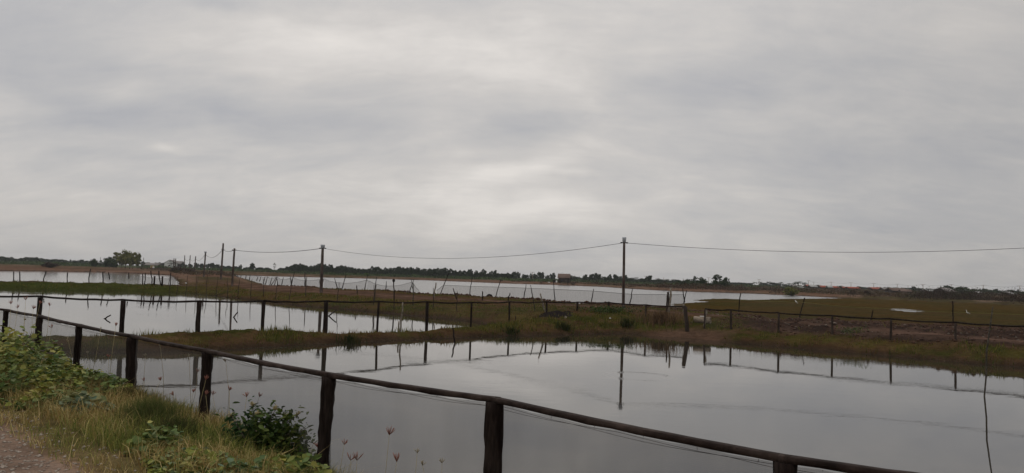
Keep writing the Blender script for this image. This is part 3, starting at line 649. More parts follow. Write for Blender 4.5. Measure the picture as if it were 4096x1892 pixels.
# ------------------------------------------------------------------ fence round the far side of the near pond
def hz(px): return 1.44 if px < 1310 else (1.44-.09*(px-1310)/580 if px < 1890 else 1.345)
def far_fence(rows, label, thick, x0=None, x1=None):
    pts = [P(a, b_, hz(a)) for a, b_ in rows]
    c = pts[len(pts)//2]; r = empty('fence', (c[0], c[1], gz(c[0], c[1])), label, 'fence')
    for (a, b_), p0 in zip(rows, pts):
        wpx = thick(a); m = MB(); w_ = wpx*p0[1]/3000
        lx, ly = random.uniform(-.03, .03), random.uniform(-.03, .03)
        rough_post(m, (p0[0]+lx, p0[1]+ly, -.35), (p0[0], p0[1], p0[2]-.035), w_*.95, w_, 7, 6, .12); m.build('post', M['greywood'] if a > 2500 else M['darkwood'], r)
    tp = []
    for a, b_ in zip(pts[:-1], pts[1:]):
        m = MB(); seg = []
        for q in range(7):
            tq = q/6; seg.append(a+(b_-a)*tq+np.array([0, 0, -.05*4*tq*(1-tq)*random.uniform(.5, 1.1)+random.uniform(-.006, .006)]))
        tube(m, seg, .034, 5, .15); m.build('rail', M['darkwood'], r); tp += seg
    V_ = []; n = len(tp)
    for c in tp: V_ += [(c[0], c[1]+.03, c[2]-.03), (c[0], c[1]+.03, max(gz(c[0], c[1]), 0)-.02)]
    MB().add(V_, [(q*2, q*2+2, q*2+3, q*2+1) for q in range(n-1)]).build('net', M['finenet'], r)
far_fence([(-220, 1180), (161, 1185), (493, 1199), (797, 1204), (1055, 1203), (1305, 1204), (1515, 1206), (1710, 1207), (1887, 1209), (2038, 1207), (2187, 1207), (2310, 1208), (2435, 1209), (2583, 1219), (2744, 1225)],
          'long fence of dark posts and pole rail along the narrow bank up to the pipe', lambda a: {161: 19, 493: 18, 797: 18, 1055: 14, 1305: 18, 1515: 9, 1710: 12, 1887: 8, 2744: 12}.get(a, 7 if a not in (2435,) else 9))
far_fence([(2820, 1235), (2924, 1239), (3115, 1251), (3329, 1262), (3564, 1275), (3822, 1289), (4100, 1304), (4420, 1318)],
          'low fence of thin grey posts on the right bank beyond the pipe', lambda a: 8 if a != 2820 else 6)

# ------------------------------------------------------------------ net fences on leaning sticks beyond the track
bl = np.array(berm)
def on_berm(px, py, push=0.0):
    pr = 2048+3000*bl[:, 0]/bl[:, 1]                      # column of every berm point (close enough for depth)
    d = float(np.interp(px, pr, bl[:, 1]))+push; return Q(px, py, d)
def net_fence(name, label, sticks, netlines, netmat_, extra=None):
    c = on_berm(*sticks[len(sticks)//2][2:4]); r = empty(name, (c[0], c[1], gz(c[0], c[1])), label, 'fence')
    for tx, ty, bx, by in sticks:
        b0 = on_berm(bx, by+1.5, .4); t0 = Q(tx, ty, b0[1]); b0 = b0-(t0-b0)*.35*(t0[2]-b0[2] > .5)
        m = MB(); tube(m, stick_pts(b0, t0, 5, .018), np.array([.042, .038, .036, .03, .022])*max(1.15, b0[1]/62), 5, .15); m.build('stake', M['stickwood'], r)
    for ln in netlines:
        V_ = []; pts = []
        for (ax, ay), (bx, by) in zip(ln[:-1], ln[1:]):
            k_ = max(2, int((bx-ax)/8))
            for q in range(k_): pts.append((ax+(bx-ax)*q/k_, ay+(by-ay)*q/k_))
        pts.append(ln[-1]); top = []
        for q, (a, b_) in enumerate(pts):
            t0 = on_berm(a, b_, .55); top.append(t0); zb = max(0, gz(t0[0], t0[1]))-.05
            wv_ = .10*math.sin(q*1.3)
            V_ += [tuple(t0), (t0[0], t0[1]+wv_*.6, lerp(t0[2], min(zb, t0[2]), .5)), (t0[0], t0[1]+wv_, min(zb, t0[2]-.02))]
        MB().add(V_, [(q*3+k_, q*3+3+k_, q*3+4+k_, q*3+1+k_) for q in range(len(pts)-1) for k_ in (0, 1)]).build('net', netmat_, r)
        m = MB(); tube(m, top, .018, 4); m.build('net_rope', M['stickwood'], r)
    return r
z3 = lambda l: [(1024+a/5.03, 980+b_/5.03) for a, b_ in l]
z4 = lambda l: [(1536+a/5.03, 980+b_/5.03) for a, b_ in l]
z5 = lambda l: [(2048+a/5.03, 1020+b_/5.03) for a, b_ in l]
z6 = lambda l: [(2560+a/5.03, 1050+b_/5.03) for a, b_ in l]
z7 = lambda l: [(3072+a/5.03, 1080+b_/5.03) for a, b_ in l]
z8 = lambda l: [(3584+a/5.03, 1080+b_/5.03) for a, b_ in l]
def S(zf, *quads): return [tuple(np.array(zf([(q[0], q[1])])[0]))+tuple(np.array(zf([(q[2], q[3])])[0])) for q in quads]
NET1 = net_fence('net_fence', 'sagging white net hung in scallops on leaning sticks beside the big pond', 
    [(950, 1100, 948, 1108), (965, 1101, 962, 1110), (985, 1102, 982, 1113), (1000, 1103, 998, 1116)]+
    S(z3, (40, 632, 20, 690), (100, 635, 80, 700), (180, 640, 155, 735), (235, 635, 200, 745), (325, 645, 290, 765), (425, 640, 375, 780), (415, 640, 438, 785), (410, 645, 330, 770), (555, 650, 515, 790), (690, 640, 705, 745), (775, 545, 710, 785), (985, 545, 985, 775), (1022, 640, 1005, 790),
      (1365, 680, 1330, 800), (1280, 705, 1295, 800), (1580, 665, 1625, 820), (1815, 580, 1740, 830), (2245, 600, 2190, 860), (2430, 640, 2395, 865))+
    S(z4, (50, 730, 35, 880), (605, 680, 530, 890), (552, 695, 578, 885)),
    [[(940, 1104), (1000, 1106)]+z3([(0, 635), (100, 640)]), z3([(110, 640), (140, 648), (235, 640)]), z3([(240, 640), (285, 664), (330, 668), (412, 645)]), z3([(428, 642), (480, 680), (540, 697), (600, 692), (680, 670), (748, 650)]), z3([(755, 650), (830, 688), (900, 706), (1020, 716), (1130, 712), (1290, 692)]),
     z3([(1372, 680), (1480, 725), (1650, 757), (1800, 768), (1900, 765), (2060, 745), (2228, 706)]), z3([(2235, 706), (2400, 780), (2560, 818)])+z4([(40, 822), (200, 822), (340, 805), (450, 775), (560, 742)]), z4([(590, 765), (640, 850), (710, 915)])], M['net'])
net_fence('net_fence', 'taut grey net on widely spaced leaning sticks behind the tall pole', 
    S(z4, (1305, 570, 1150, 940), (1772, 640, 1725, 965), (2348, 690, 2255, 1000))+S(z5, (285, 580, 250, 825), (370, 600, 418, 835), (835, 530, 862, 860), (1645, 680, 1600, 925), (2425, 675, 2380, 950))+
    S(z6, (562, 590, 530, 850), (582, 570, 576, 850), (618, 490, 600, 850), (858, 510, 888, 720), (937, 560, 870, 850)),
    [z4([(1060, 912), (1120, 870), (1200, 806), (1770, 830), (2300, 845), (2570, 855)])+z5([(20, 653), (860, 690), (1640, 725), (2220, 775), (2440, 790)])+z6([(20, 640), (540, 645), (885, 646)])], M['net'])
# slack cord line across the algae flat
cl = empty('cord_fence', (P(3199, 1266, .6)), 'slack yellow-green cord with net on dark stakes along the algae flat', 'fence')
for tx, ty, bx, by in S(z6, (2030, 612, 1985, 945))+S(z7, (738, 560, 640, 930), (2112, 808, 2070, 1012))+S(z8, (1136, 625, 1145, 1000)):
    b0 = on_berm(bx, by, .5); t0 = Q(tx, ty, b0[1]); m = MB(); tube(m, stick_pts(b0-(t0-b0)*.4, t0, 6, .02), .034, 5, .2); m.build('stake', M['darkwood'], cl)
m = MB(); ln = z6([(2010, 760)])+z7([(100, 638), (400, 646), (690, 650), (850, 666), (1000, 685), (1600, 745), (2200, 772)])+z8([(0, 786), (500, 825), (1150, 852), (2000, 880), (2576, 902)])+[(4300, 1268)]
V_ = []; tp = []
for a, b_ in ln: t0 = on_berm(a, b_, .5); tp.append(t0); V_ += [tuple(t0), (t0[0], t0[1], max(gz(t0[0], t0[1]), 0)-.02)]
tube(m, tp, .016, 4); m.build('cord', M['string'], cl)
MB().add(V_, [(q*2, q*2+2, q*2+3, q*2+1) for q in range(len(tp)-1)]).build('net', M['finenet'], cl)

# stakes and net in the left far pond
lf = empty('stake_fence', P(350, 1127, .3), 'row of thin bent stakes in the left pond carrying a faint net', 'fence')
def z1(l): return [(a/5.03, 980+b_/5.03) for a, b_ in l]
def z2(l): return [(512+a/5.03, 940+b_/5.03) for a, b_ in l]
for tx, ty, bx, by in S(z1, (272, 535, 268, 700), (395, 535, 393, 715), (925, 530, 870, 720), (1358, 555, 1350, 730), (1825, 480, 1787, 735), (2065, 545, 2078, 718), (2185, 545, 2200, 640))+S(z2, (15, 755, 12, 835), (290, 775, 288, 940), (352, 765, 340, 955), (458, 720, 482, 948), (618, 720, 655, 955), (860, 760, 845, 1010)):
    d_ = 78.5; b0 = Q(bx, by+2, d_); t0 = Q(tx, ty, d_); m = MB(); tube(m, stick_pts(b0-(t0-b0)*.4, t0, 5, .03), .055, 5, .2); m.build('stake', M['stickwood'], lf)
for tx, ty, bx, by in S(z2, (535, 825, 528, 945), (695, 830, 688, 955)):
    b0 = Q(bx, by+2, 78); t0 = Q(tx, ty, 78); m = MB(); tube(m, stick_pts(b0-(t0-b0)*.4, t0, 4, .005), [.09, .09, .09, .085], 7, .06); m.build('post', M['darkwood'], lf)
V_ = []; tp = z2([(200, 815), (350, 828), (500, 850), (660, 866), (860, 872), (980, 874)]); tops_ = [Q(a, b_, 79.0) for a, b_ in tp]
for t0 in tops_: V_ += [tuple(t0), (t0[0], t0[1], 0)]
MB().add(V_, [(q*2, q*2+2, q*2+3, q*2+1) for q in range(len(tp)-1)]).build('net', M['net'], lf)

# loose stakes on the dyke, each a thing
def stake(tx, ty, bx, by, r_, mat, label, dist=None, knob=None, cat='stake', name='stake', bend=.02, grp='stakes driven into the dykes'):
    b0 = hit(bx, by) if dist is None else Q(bx, by, dist)
    t0 = Q(tx, ty, b0[1]); m = MB(); root_ = b0-(t0-b0)*.3
    tube(m, stick_pts(root_, t0, 6, bend), [r_*1.1, r_, r_, r_*.95, r_*.9, r_*.8], 6, .12)
    if knob is None:
        o = m.build(name, mat); tag(o, label, cat, grp)
        return o
    rt = empty(name, b0, label, cat, grp); m.build('shaft', mat, rt)
    k_ = MB(); n = 8; pts = [t0+np.array([0, 0, -.12+.05*q]) for q in range(6)]; tube(k_, pts, [.03, .085, .11, .11, .08, .03], 8, .1); k_.build('knob', knob, rt); return rt
gp = 'thin stakes down the grassy dyke'
for q, (px, dd, hh_, ln_) in enumerate([(676, 74, 1.75, 1), (710, 73, 1.7, -6), (747, 71.5, 1.75, -8), (785, 70, 1.8, 0), (792, 98, 2.0, 0), (825, 69, 1.75, 3), (832, 92, 1.9, 1), (868, 67.5, 1.8, -8), (910, 66, 1.75, -4), (955, 65, 1.7, -8), (1005, 63, 1.75, -7), (1054, 61.5, 1.8, 1), (1106, 60, 1.8, -7), (1163, 58.5, 1.85, -9), (1352, 55, 1.8, -8), (1495, 52, 1.75, -2), (1575, 50, 1.7, 1), (1733, 47.5, 1.75, 0), (1828, 46, 1.6, -3)]):
    ty = float(1107+.0315*(px-2048)+(2.6-hh_)*3000/dd); g0 = Q(px, ty, dd); zb_ = max(gz(g0[0], g0[1]), 0); by_ = float(1107+.0315*(px-2048)+(2.6-zb_)*3000/dd)
    t0 = Q(px-ln_*.5, ty, dd); b0 = Q(px+ln_*.5, by_, dd); m = MB(); tube(m, stick_pts(b0-(t0-b0)*.3, t0, 6, .025), [.032, .029, .027, .026, .022, .016], 5, .15)
    tag(m.build('stake', M['greywood']), 'thin crooked stake in the grassy slope', 'stake', gp)
stake(1225, 1120, 1224, 1186, .035, M['bamboo'], 'thin stake standing left of the middle tall pole, pale at its foot', grp=gp)
stake(1427, 1142, 1430, 1178, .05, M['greywood'], 'short dark stake at the berm right of the middle tall pole', grp=gp)
stake(1505, 1140, 1496, 1212, .035, M['bamboo'], 'thin pale-footed stake standing where the net sags lowest', grp=gp)
stake(1575, 1123, 1575, 1200, .05, M['darkwood'], 'dark stake with a ball-shaped cap stuck on top', knob=M['black'], grp=gp)
stake(1654, 1135, 1653, 1222, .035, M['bamboo'], 'thin stake just below the crossed net sticks', grp=gp)
stake(1744, 1130, 1736, 1192, .06, M['palewood'], 'pale stout stake standing in the gap between the two nets', grp=gp)
stake(1813, 1153, 1826, 1198, .05, M['greywood'], 'short crooked stake leaning left on the grassy hump', grp=gp)
stake(1930, 1165, 1930, 1202, .05, M['darkwood'], 'short upright dark stake left of the black tyre', grp=gp)
stake(2040, 1171, 2032, 1202, .05, M['darkwood'], 'short stake with a hooked top right of the black tyre', grp=gp, bend=.06)
stake(2161, 1174, 2192, 1278, .05, M['palewood'], 'long whitish stick leaning left, its foot by the black cloth', dist=40.5, grp=gp)
stake(2129, 1178, 2140, 1245, .03, M['bamboo'], 'thin grey stick left of the long whitish leaning stick', dist=41.5, grp=gp)
stake(2683, 1150, 2676, 1272, .06, M['palewood'], 'tall crooked stake with a pale lower end near the dry grass clump', dist=43, grp=gp, bend=.02)
stake(2671, 1167, 2664, 1262, .05, M['greywood'], 'thick rough stake just left of the tall pale-footed one', dist=43.5, grp=gp)
stake(1223, 1000+90, 1222, 1130, .02, M['greywood'], 'faint far stake behind the sagging net', dist=95, grp=gp)
stake(1611, 1210, 1598, 1338, .035, M['palewood'], 'tall whitish stick at the water edge of the narrow bank', dist=31, grp=gp)
stake(1596, 1285, 1593, 1352, .04, M['palewood'], 'short whitish stick beside the tall whitish one on the narrow bank', dist=30.8, grp=gp)
stake(1811, 1312, 1817, 1374, .035, M['darkwood'], 'black crooked stick standing in the near pond under the bank', dist=29, grp=gp, bend=.05)
stake(3971, 1227, 3936, 1573, .019, M['bamboo'], 'tall thin bamboo leaning right out of the near pond', dist=18.9, grp=gp, bend=.012)
for q, (a, b_, c_, d_) in enumerate([(443, 1260, 418, 1275, ), (951, 1248, 935, 1269), (1348, 1240, 1313, 1264)]):
    stake(a, b_, c_, d_, .035, M['darkwood'], ['bare stick poking at a slant out of the left middle pond', 'slanting stick rising from the pond beside a pole reflection', 'slanting stick rising from the water right of the thick far fence post', 'slim fallen branch slanting beside the reed clump'][q], dist=float(P(c_, d_, 0)[1]), grp=gp)
stake(838, 1070, 837, 1090, .05, M['greywood'], 'stake with a white rag on it far along the track', dist=170, knob=M['white'], grp=gp)
stake(2062, 1262, 2062, 1290, .03, M['greywood'], 'tiny stub of a stake below the black tyre', dist=38, grp=gp)

# ------------------------------------------------------------------ poles and cables
def pole(tx, ty, bx, by, dist, r_, label, cap=False, arms=True, grp='utility poles along the track'):
    b0 = Q(bx, by, dist); b0[2] = min(b0[2], gz(b0[0], b0[1])); t0 = Q(tx, ty, dist)
    rt = empty('utility_pole', b0, label, 'pole', grp); m = MB()
    pts = [b0+(t0-b0)*k_ for k_ in np.linspace(-.08, 1, 12)]
    tube(m, pts, [r_*(1.12-.25*k_) for k_ in np.linspace(0, 1, 12)], 9, .05); m.build('shaft', M['pole'], rt, smooth=False)
    if cap:
        m = MB(); tube(m, [t0+np.array([0, 0, -.14]), t0+np.array([0, 0, .12]), t0+np.array([0, 0, .2])], [r_*1.2, r_*1.45, r_*1.5], 10); m.build('cap', M['tin'], rt)
    return rt, t0
def insul(rt, p_, s=.22):
    m = MB(); tube(m, [p_+[-s, 0, 0], p_+[-s*.75, 0, .0], p_+[-s*.45, 0, 0], p_+[0, 0, 0], p_+[s*.45, 0, 0], p_+[s*.75, 0, 0], p_+[s, 0, 0]], [.02, .05, .03, .025, .03, .05, .02], 6); m.build('insulator', M['rubber'], rt)
def cable(a, b_, sag, label, r_=.016):
    m = MB(); pts = [a+(b_-a)*k_+np.array([0, 0, -4*sag*k_*(1-k_)]) for k_ in np.linspace(0, 1, 40)]; tube(m, pts, r_, 4); tag(m.build('power_cable', M['cable'], smooth=True), label, 'cable', 'cables slung between the poles')
mp_, mt = pole(2497, 962, 2493, 1238, 46, .085, 'tallest nearest utility pole with a pale bucket cap, standing on the dyke', True)
A0 = Q(2497, 971, 46); insul(mp_, A0, .24)
p1, t1 = pole(1291, 988, 1284, 1180, 65, .13, 'second utility pole with a pale cap, standing before the sagging net', True); A1 = Q(1291, 993, 65); insul(p1, A1, .3)
p2, t2 = pole(938, 993, 928, 1146, 80, .11, 'utility pole leaning slightly right where the left track bends', False); A2 = Q(937, 1000, 80); insul(p2, A2, .25)
p3, t3 = pole(893, 973, 883, 1119, 122, .15, 'tallest of the far poles on the left, next to the leaning one'); A3 = Q(891, 997, 122); insul(p3, A3, .3)
p4, t4 = pole(822, 1010, 815, 1109, 148, .15, 'far pole with a pale cap between the tall pole and the thin ones', True); A4 = Q(821, 1016, 148)
p5, t5 = pole(783, 1025, 777, 1094, 230, .16, 'far slender pole, first one right of the white house row'); A5 = Q(783, 1034, 230)
p6, t6 = pole(761, 1021, 758, 1068, 280, .16, 'thin far pole seen between two darker poles'); A6 = Q(761, 1033, 280)
p7, t7 = pole(739, 1021, 736, 1091, 260, .15, 'far dark pole right after the white house'); A7 = Q(739, 1033, 260)
p8, t8 = pole(703, 1034, 700, 1082, 320, .18, 'right one of the two short poles in front of the white house')
p9, t9 = pole(696, 1033, 694, 1082, 322, .18, 'left one of the two short poles in front of the white house')
p10, t10 = pole(575, 1030, 574, 1048, 420, .14, 'faint short pole right of the big light-green trees')
p11, t11 = pole(402, 1029, 400, 1050, 420, .12, 'faint short pole left of the big light-green trees')
B0 = np.array([36, 38, 5.94])
cable(A0, B0, .764, 'power cable running right from the nearest pole out of the frame')
cable(A0, A1, .92, 'long sagging power cable between the nearest and second pole')
cable(A1, A2, .30, 'power cable between the second pole and the leaning pole', .028)
cable(A2, A3, .25, 'short cable between the leaning pole and the tallest far pole', .03)
cable(A3, A4, 1.0, 'deeply sagging cable left of the tallest far pole', .03)
cable(A4, A5, .9, 'sagging cable between the pale-capped far pole and the slender one', .03)
cable(A5, A6, .9, 'faint cable between slender far poles', .03); cable(A6, A7, .8, 'faint cable reaching the pole by the white house', .03)
rp, _t = pole(4760, 955, 4760, 1290, 38, .085, 'utility pole out past the right edge carrying the cable')

# far T-shaped power line on the right
prev = None
TP = [(2130, 1088, 1108, 420, 1), (2583, 1104, 1124, 520, 1), (2655, 1108, 1126, 540, 0), (2733, 1112, 1128, 540, 0), (2835, 1110, 1132, 520, 1), (3036, 1117, 1138, 520, 1),
      (3234, 1122, 1150, 560, 1), (3255, 1128, 1150, 620, 1), (3325, 1128, 1152, 570, 1), (3404, 1130, 1154, 550, 1), (3495, 1133, 1156, 530, 1), (3589, 1136, 1158, 510, 1), (3632, 1141, 1158, 600, 0), (3692, 1137, 1166, 490, 1), (3806, 1138, 1168, 470, 1), (3933, 1140, 1177, 450, 1), (4079, 1143, 1178, 440, 1), (4230, 1146, 1182, 430, 1)]
for q, (px, ty, by, d_, arm) in enumerate(TP):
    t0 = Q(px, ty, d_); b0 = Q(px, by, d_); b0[0] = t0[0]; b0[2] = min(b0[2], gz(b0[0], b0[1]))
    nm = {0: 'thin T-topped line pole left of the brown-roofed hut', 5: 'T-topped line pole behind the tall leafy tree', 17: 'last T-topped line pole past the right edge'}.get(q, 'pale thin T-topped pole of the distant power line on the right')
    rt = empty('line_pole', b0, nm, 'pole', 'distant T-topped line poles'); m = MB(); tube(m, [b0-[0, 0, .3], t0], [.17, .13], 6); m.build('shaft', M['concrete'], rt)
    if arm: m = MB(); box(m, t0+[0, 0, -.1], (2.6, .16, .16)); m.build('crossarm', M['concrete'], rt)
    if q >= 6 and arm:
        if prev is not None: cable(prev, t0, .9 if q not in (7,) else .2, 'hair-thin distant power cable %s' % ['above the tall palms', 'over the first red roof', 'over the round palm bush', 'over the gap between red roofs', 'left of the last red roof', 'over the ramshackle long hut', 'over the white sheet roof', 'over the gabled barn', 'over the great rounded thicket', 'at the right frame edge', 'past the right frame edge'][q-7], .045)
        prev = t0

# ------------------------------------------------------------------ buildings
def gable(rt, cx, cy, z0, L, D, hw, hr, rz, wmat, rmat, over=.3, openings=()):
    ca, sa = math.cos(rz), math.sin(rz); T = lambda x_, y_, z_: (cx+x_*ca-y_*sa, cy+x_*sa+y_*ca, z0+z_)
    m = MB(); x_, y_ = L/2, D/2
    V_ = [T(-x_, -y_, -.5), T(x_, -y_, -.5), T(x_, y_, -.5), T(-x_, y_, -.5), T(-x_, -y_, hw), T(x_, -y_, hw), T(x_, y_, hw), T(-x_, y_, hw), T(-x_, 0, hr-.06), T(x_, 0, hr-.06)]
    m.add(V_, [(0, 1, 5, 4), (2, 3, 7, 6), (3, 0, 4, 8, 7), (1, 2, 6, 9, 5), (3, 2, 1, 0)]).build('wall', wmat, rt)
    m = MB(); k_ = (hr-hw)/y_; xo, yo = x_+over, y_+over; ze = hr-k_*yo; th = .12
    V_ = [T(-xo, -yo, ze), T(xo, -yo, ze), T(xo, 0, hr), T(-xo, 0, hr), T(-xo, yo, ze), T(xo, yo, ze)]
    V_ += [T(-xo, -yo, ze+th), T(xo, -yo, ze+th), T(xo, 0, hr+th), T(-xo, 0, hr+th), T(-xo, yo, ze+th), T(xo, yo, ze+th)]
    m.add(V_, [(0, 1, 2, 3)[::-1], (3, 2, 5, 4)[::-1], (6, 7, 8, 9), (9, 8, 11, 10), (0, 1, 7, 6), (4, 10, 11, 5), (0, 6, 9, 3), (3, 9, 10, 4), (1, 2, 8, 7), (2, 5, 11, 8)]); m.build('roof', rmat, rt)
    for kind, fx_, fz, ww, hh_, side in openings:
        m = MB()
        c = T(fx_, -y_-.04, fz) if side == 'f' else T(-x_-.04 if side == 'l' else x_+.04, fx_, fz)
        box(m, c, (ww, .1, hh_) if side == 'f' else (.1, ww, hh_), rz); m.build(kind, M['glass'] if kind == 'window' else M['wall_dark'], rt)
    return T
# white half-timbered house on the left: gable towards the viewer
d_ = 500; b0 = Q(688, 1071, d_); b0[2] = gz(b0[0], b0[1]); rt = empty('house', b0, 'white gabled house with dark timber braces beyond the left track', 'house')
pxm = d_/3000; hw = Q(670, 1051, d_)[2]-b0[2]; hr = Q(688, 1040, d_)[2]-b0[2]
T = gable(rt, b0[0], b0[1], b0[2], 8.0, 40*pxm, hw, hr, R(90), M['whitepaint'], M['roof_grey'], .35)
m = MB(); yf = b0[1]-4.06
def fr(px, py): q = Q(px, py, yf); return (q[0], yf, q[2])
for a, c in [((684, 1043), (684, 1070)), ((694, 1043), (694, 1070)), ((670, 1053), (706, 1053)), ((676, 1048), (684, 1042)), ((700, 1048), (694, 1053)), ((684, 1058), (694, 1050)), ((694, 1060), (704, 1052)), ((703, 1052), (703, 1070))]:
    tube(m, [fr(*a), fr(*c)], .17, 4)
m.build('timber_frame', M['wall_dark'], rt)
m = MB(); q = fr(677, 1062); box(m, (q[0], yf, q[2]), (1.0, .1, .9)); m.build('window', M['glass'], rt)
m = MB(); q = fr(698, 1066); box(m, (q[0], yf, q[2]-.2), (1.3, .1, 1.6)); m.build('door', M['wall_dark'], rt)
q = Q(716, 1060, 503); gz_ = gz(q[0], q[1]); rt = empty('house_annex', (q[0], q[1], gz_), 'grey-roofed side building attached behind the white house', 'house')
gable(rt, q[0], q[1], gz_, 4.4, 5, Q(716, 1055, 503)[2]-gz_, Q(716, 1045, 503)[2]-gz_, 0, M['wall_dark'], M['roof_grey'], .5)
# low sheds left of the white house
for px, y0_, y1, wpx, lb in [(612, 1062, 1053, 50, 'long low grey-roofed shed between the trees and the white house')]:
    q = Q(px, y0_, 520); g_ = gz(q[0], q[1]); rt = empty('shed', (q[0], q[1], g_), lb, 'shed'); gable(rt, q[0], q[1], g_, wpx*520/3000, 5, Q(px, 1060, 520)[2]-g_, Q(px, y1, 520)[2]-g_, R(4), M['wall_dark'], M['roof_grey'], .6)
# brown-roofed hut beyond the big pond
d_ = 300; c0 = Q(2256, 1128, d_); c0[2] = gz(c0[0], c0[1]); rt = empty('hut', c0, 'brown-roofed wooden hut standing alone on the far bank of the big pond', 'hut')
hw = Q(2256, 1110, d_)[2]-c0[2]; hr = Q(2256, 1096, d_)[2]-c0[2]
gable(rt, c0[0], c0[1], c0[2], 4.3, 4.0, hw, hr, R(-8), M['greywood'], M['roof_brown'], .35, [('door', .9, .7, .8, 1.3, 'f'), ('window', -.7, 1.0, .7, .6, 'f')])
m = MB(); q = Q(2290, 1112, d_-1); box(m, q, (1.4, 3.0, .10)); m.build('canopy', M['roof_brown'], rt)
for px in (2281, 2296): m = MB(); a = Q(px, 1112, d_-2); tube(m, [a, (a[0], a[1], c0[2]-.2)], .06, 5); m.build('canopy_post', M['darkwood'], rt)
m = MB(); a = Q(2250, 1090, d_); tube(m, [(a[0], a[1], c0[2]+hr-.1), a], .03, 4); box(m, a, (.7, .05, .05)); box(m, a+[.1, 0, -.12], (.45, .05, .05)); m.build('antenna', M['tin'], rt)
q = Q(2217, 1118, 300); g_ = gz(q[0], q[1]); m = MB(); tube(m, [(q[0], q[1], g_-.1), (q[0], q[1], g_+.3), (q[0], q[1], g_+.9), (q[0], q[1], g_+1.15)], [.5, .55, .55, .35], 12); tag(m.build('water_tank', M['black']), 'squat black water tank left of the hut', 'tank')
q = Q(2226, 1120, 297); g_ = gz(q[0], q[1]); m = MB(); box(m, (q[0], q[1], g_+.45), (.45, .4, .9), .2, taper=.9); tag(m.build('feed_sack', M['white']), 'white upright sack between the black tank and the hut', 'sack')
q = Q(2196, 1126, 296); g_ = gz(q[0], q[1]); m = MB(); box(m, (q[0], q[1], g_+.12), (.9, .5, .22), .1, taper=.8); tag(m.build('feed_sack', M['white']), 'flat white sack lying left of the hut on the bank', 'sack')
# village on the right
def house(px, top, bot, wpx, d_, wmat, rmat, label, rz=0.0, dep=6, split=.45):
    q = Q(px, bot, d_); g_ = min(q[2], gz(q[0], q[1])); rt = empty('house', (q[0], q[1], g_), label, 'house', 'houses of the distant village'); hr = Q(px, top, d_)[2]-g_
    gable(rt, q[0], q[1], g_, wpx*d_/3000, dep, hr*(1-split), hr, rz, M[wmat], M[rmat], .5, [('door', 0, hr*.28, .9, hr*.5, 'f')])
house(3133, 1144, 1152, 12, 470, 'wall_dark', 'roof_light', 'tiny pale-roofed shed under the left palms')
house(3185, 1140, 1150, 34, 480, 'wall_dark', 'roof_grey', 'long grey-roofed house under the tallest palms')
house(3198, 1147, 1153, 16, 440, 'wall_dark', 'roof_light', 'small pale shed in front of the long grey-roofed house')
house(3232, 1139, 1151, 18, 470, 'wall_dark', 'roof_red', 'dull red roof just left of the pale-roofed house', .1)
house(3250, 1140, 1153, 22, 450, 'wall_dark', 'roof_light', 'pale-roofed dark-walled house right of the palms', -.1)
house(3293, 1143, 1153, 30, 470, 'wall_dark', 'roof_red', 'bright red roof, leftmost of the long red roofs')
house(3317, 1143, 1153, 14, 460, 'wall_dark', 'roof_light', 'white-roofed house wedged between two red roofs', -.15)
house(3336, 1145, 1153, 22, 470, 'wall_dark', 'roof_red', 'short red roof right of the white-roofed house')
house(3378, 1147, 1156, 22, 480, 'wall_dark', 'roof_red', 'red roof beside the round palm bush')
house(3409, 1148, 1157, 42, 470, 'wall_dark', 'roof_red', 'widest bright red roof, under a T-topped pole')
house(3503, 1150, 1160, 42, 450, 'wall_dark', 'roof_red', 'last bright red roof on the right, standing apart')
house(3537, 1151, 1162, 20, 440, 'wall_dark', 'roof_grey', 'grey house adjoining the last red roof')
house(3585, 1153, 1172, 62, 330, 'wall_dark', 'roof_brown', 'ramshackle long hut with sagging brown roof', .12, 6, .5)
house(3620, 1158, 1176, 32, 320, 'wall_dark', 'roof_brown', 'small tumbledown hut joined to the long brown hut', -.3, 5, .4)
house(3714, 1159, 1170, 28, 340, 'wall_dark', 'roof_light', 'shed with a bright white sheet roof', .2, 5, .3)
house(3777, 1152, 1174, 50, 300, 'wall_dark', 'roof_grey', 'dark gabled barn before the round tree', .45, 6, .5)
house(3907, 1166, 1176, 20, 380, 'wall_dark', 'roof_light', 'pale low shed among the green thicket')
house(4032, 1168, 1178, 22, 370, 'wall_dark', 'roof_light', 'pale slanting roof among the trees at the right', .3)
# yellow van
q = Q(611, 1076, 385); g_ = gz(q[0], q[1]); rt = empty('van', (q[0], q[1], g_), 'small yellow and white van parked beyond the left pond', 'van')
m = MB(); box(m, (q[0]-.25, q[1], g_+.85), (1.7, 3.6, 1.1), .5, taper=.92); m.build('body', M['yellow'], rt)
m = MB(); box(m, (q[0]+.85, q[1]-1.2, g_+.6), (1.0, 1.0, .8), .5, taper=.85); m.build('hood', M['white'], rt)
m = MB(); box(m, (q[0]-.25, q[1]-.03, g_+1.05), (1.58, 3.64, .32), .5); m.build('window', M['glass'], rt)
for dx_, dy_ in ((-.9, -1.1), (.6, -1.5), (-.9, 1.1), (.6, 1.1)):
    m = MB(); c = np.array([q[0]+dx_, q[1]+dy_, g_+.28]); tube(m, [c-[.1, 0, 0], c+[.1, 0, 0]], .3, 10); m.build('wheel', M['rubber'], rt)

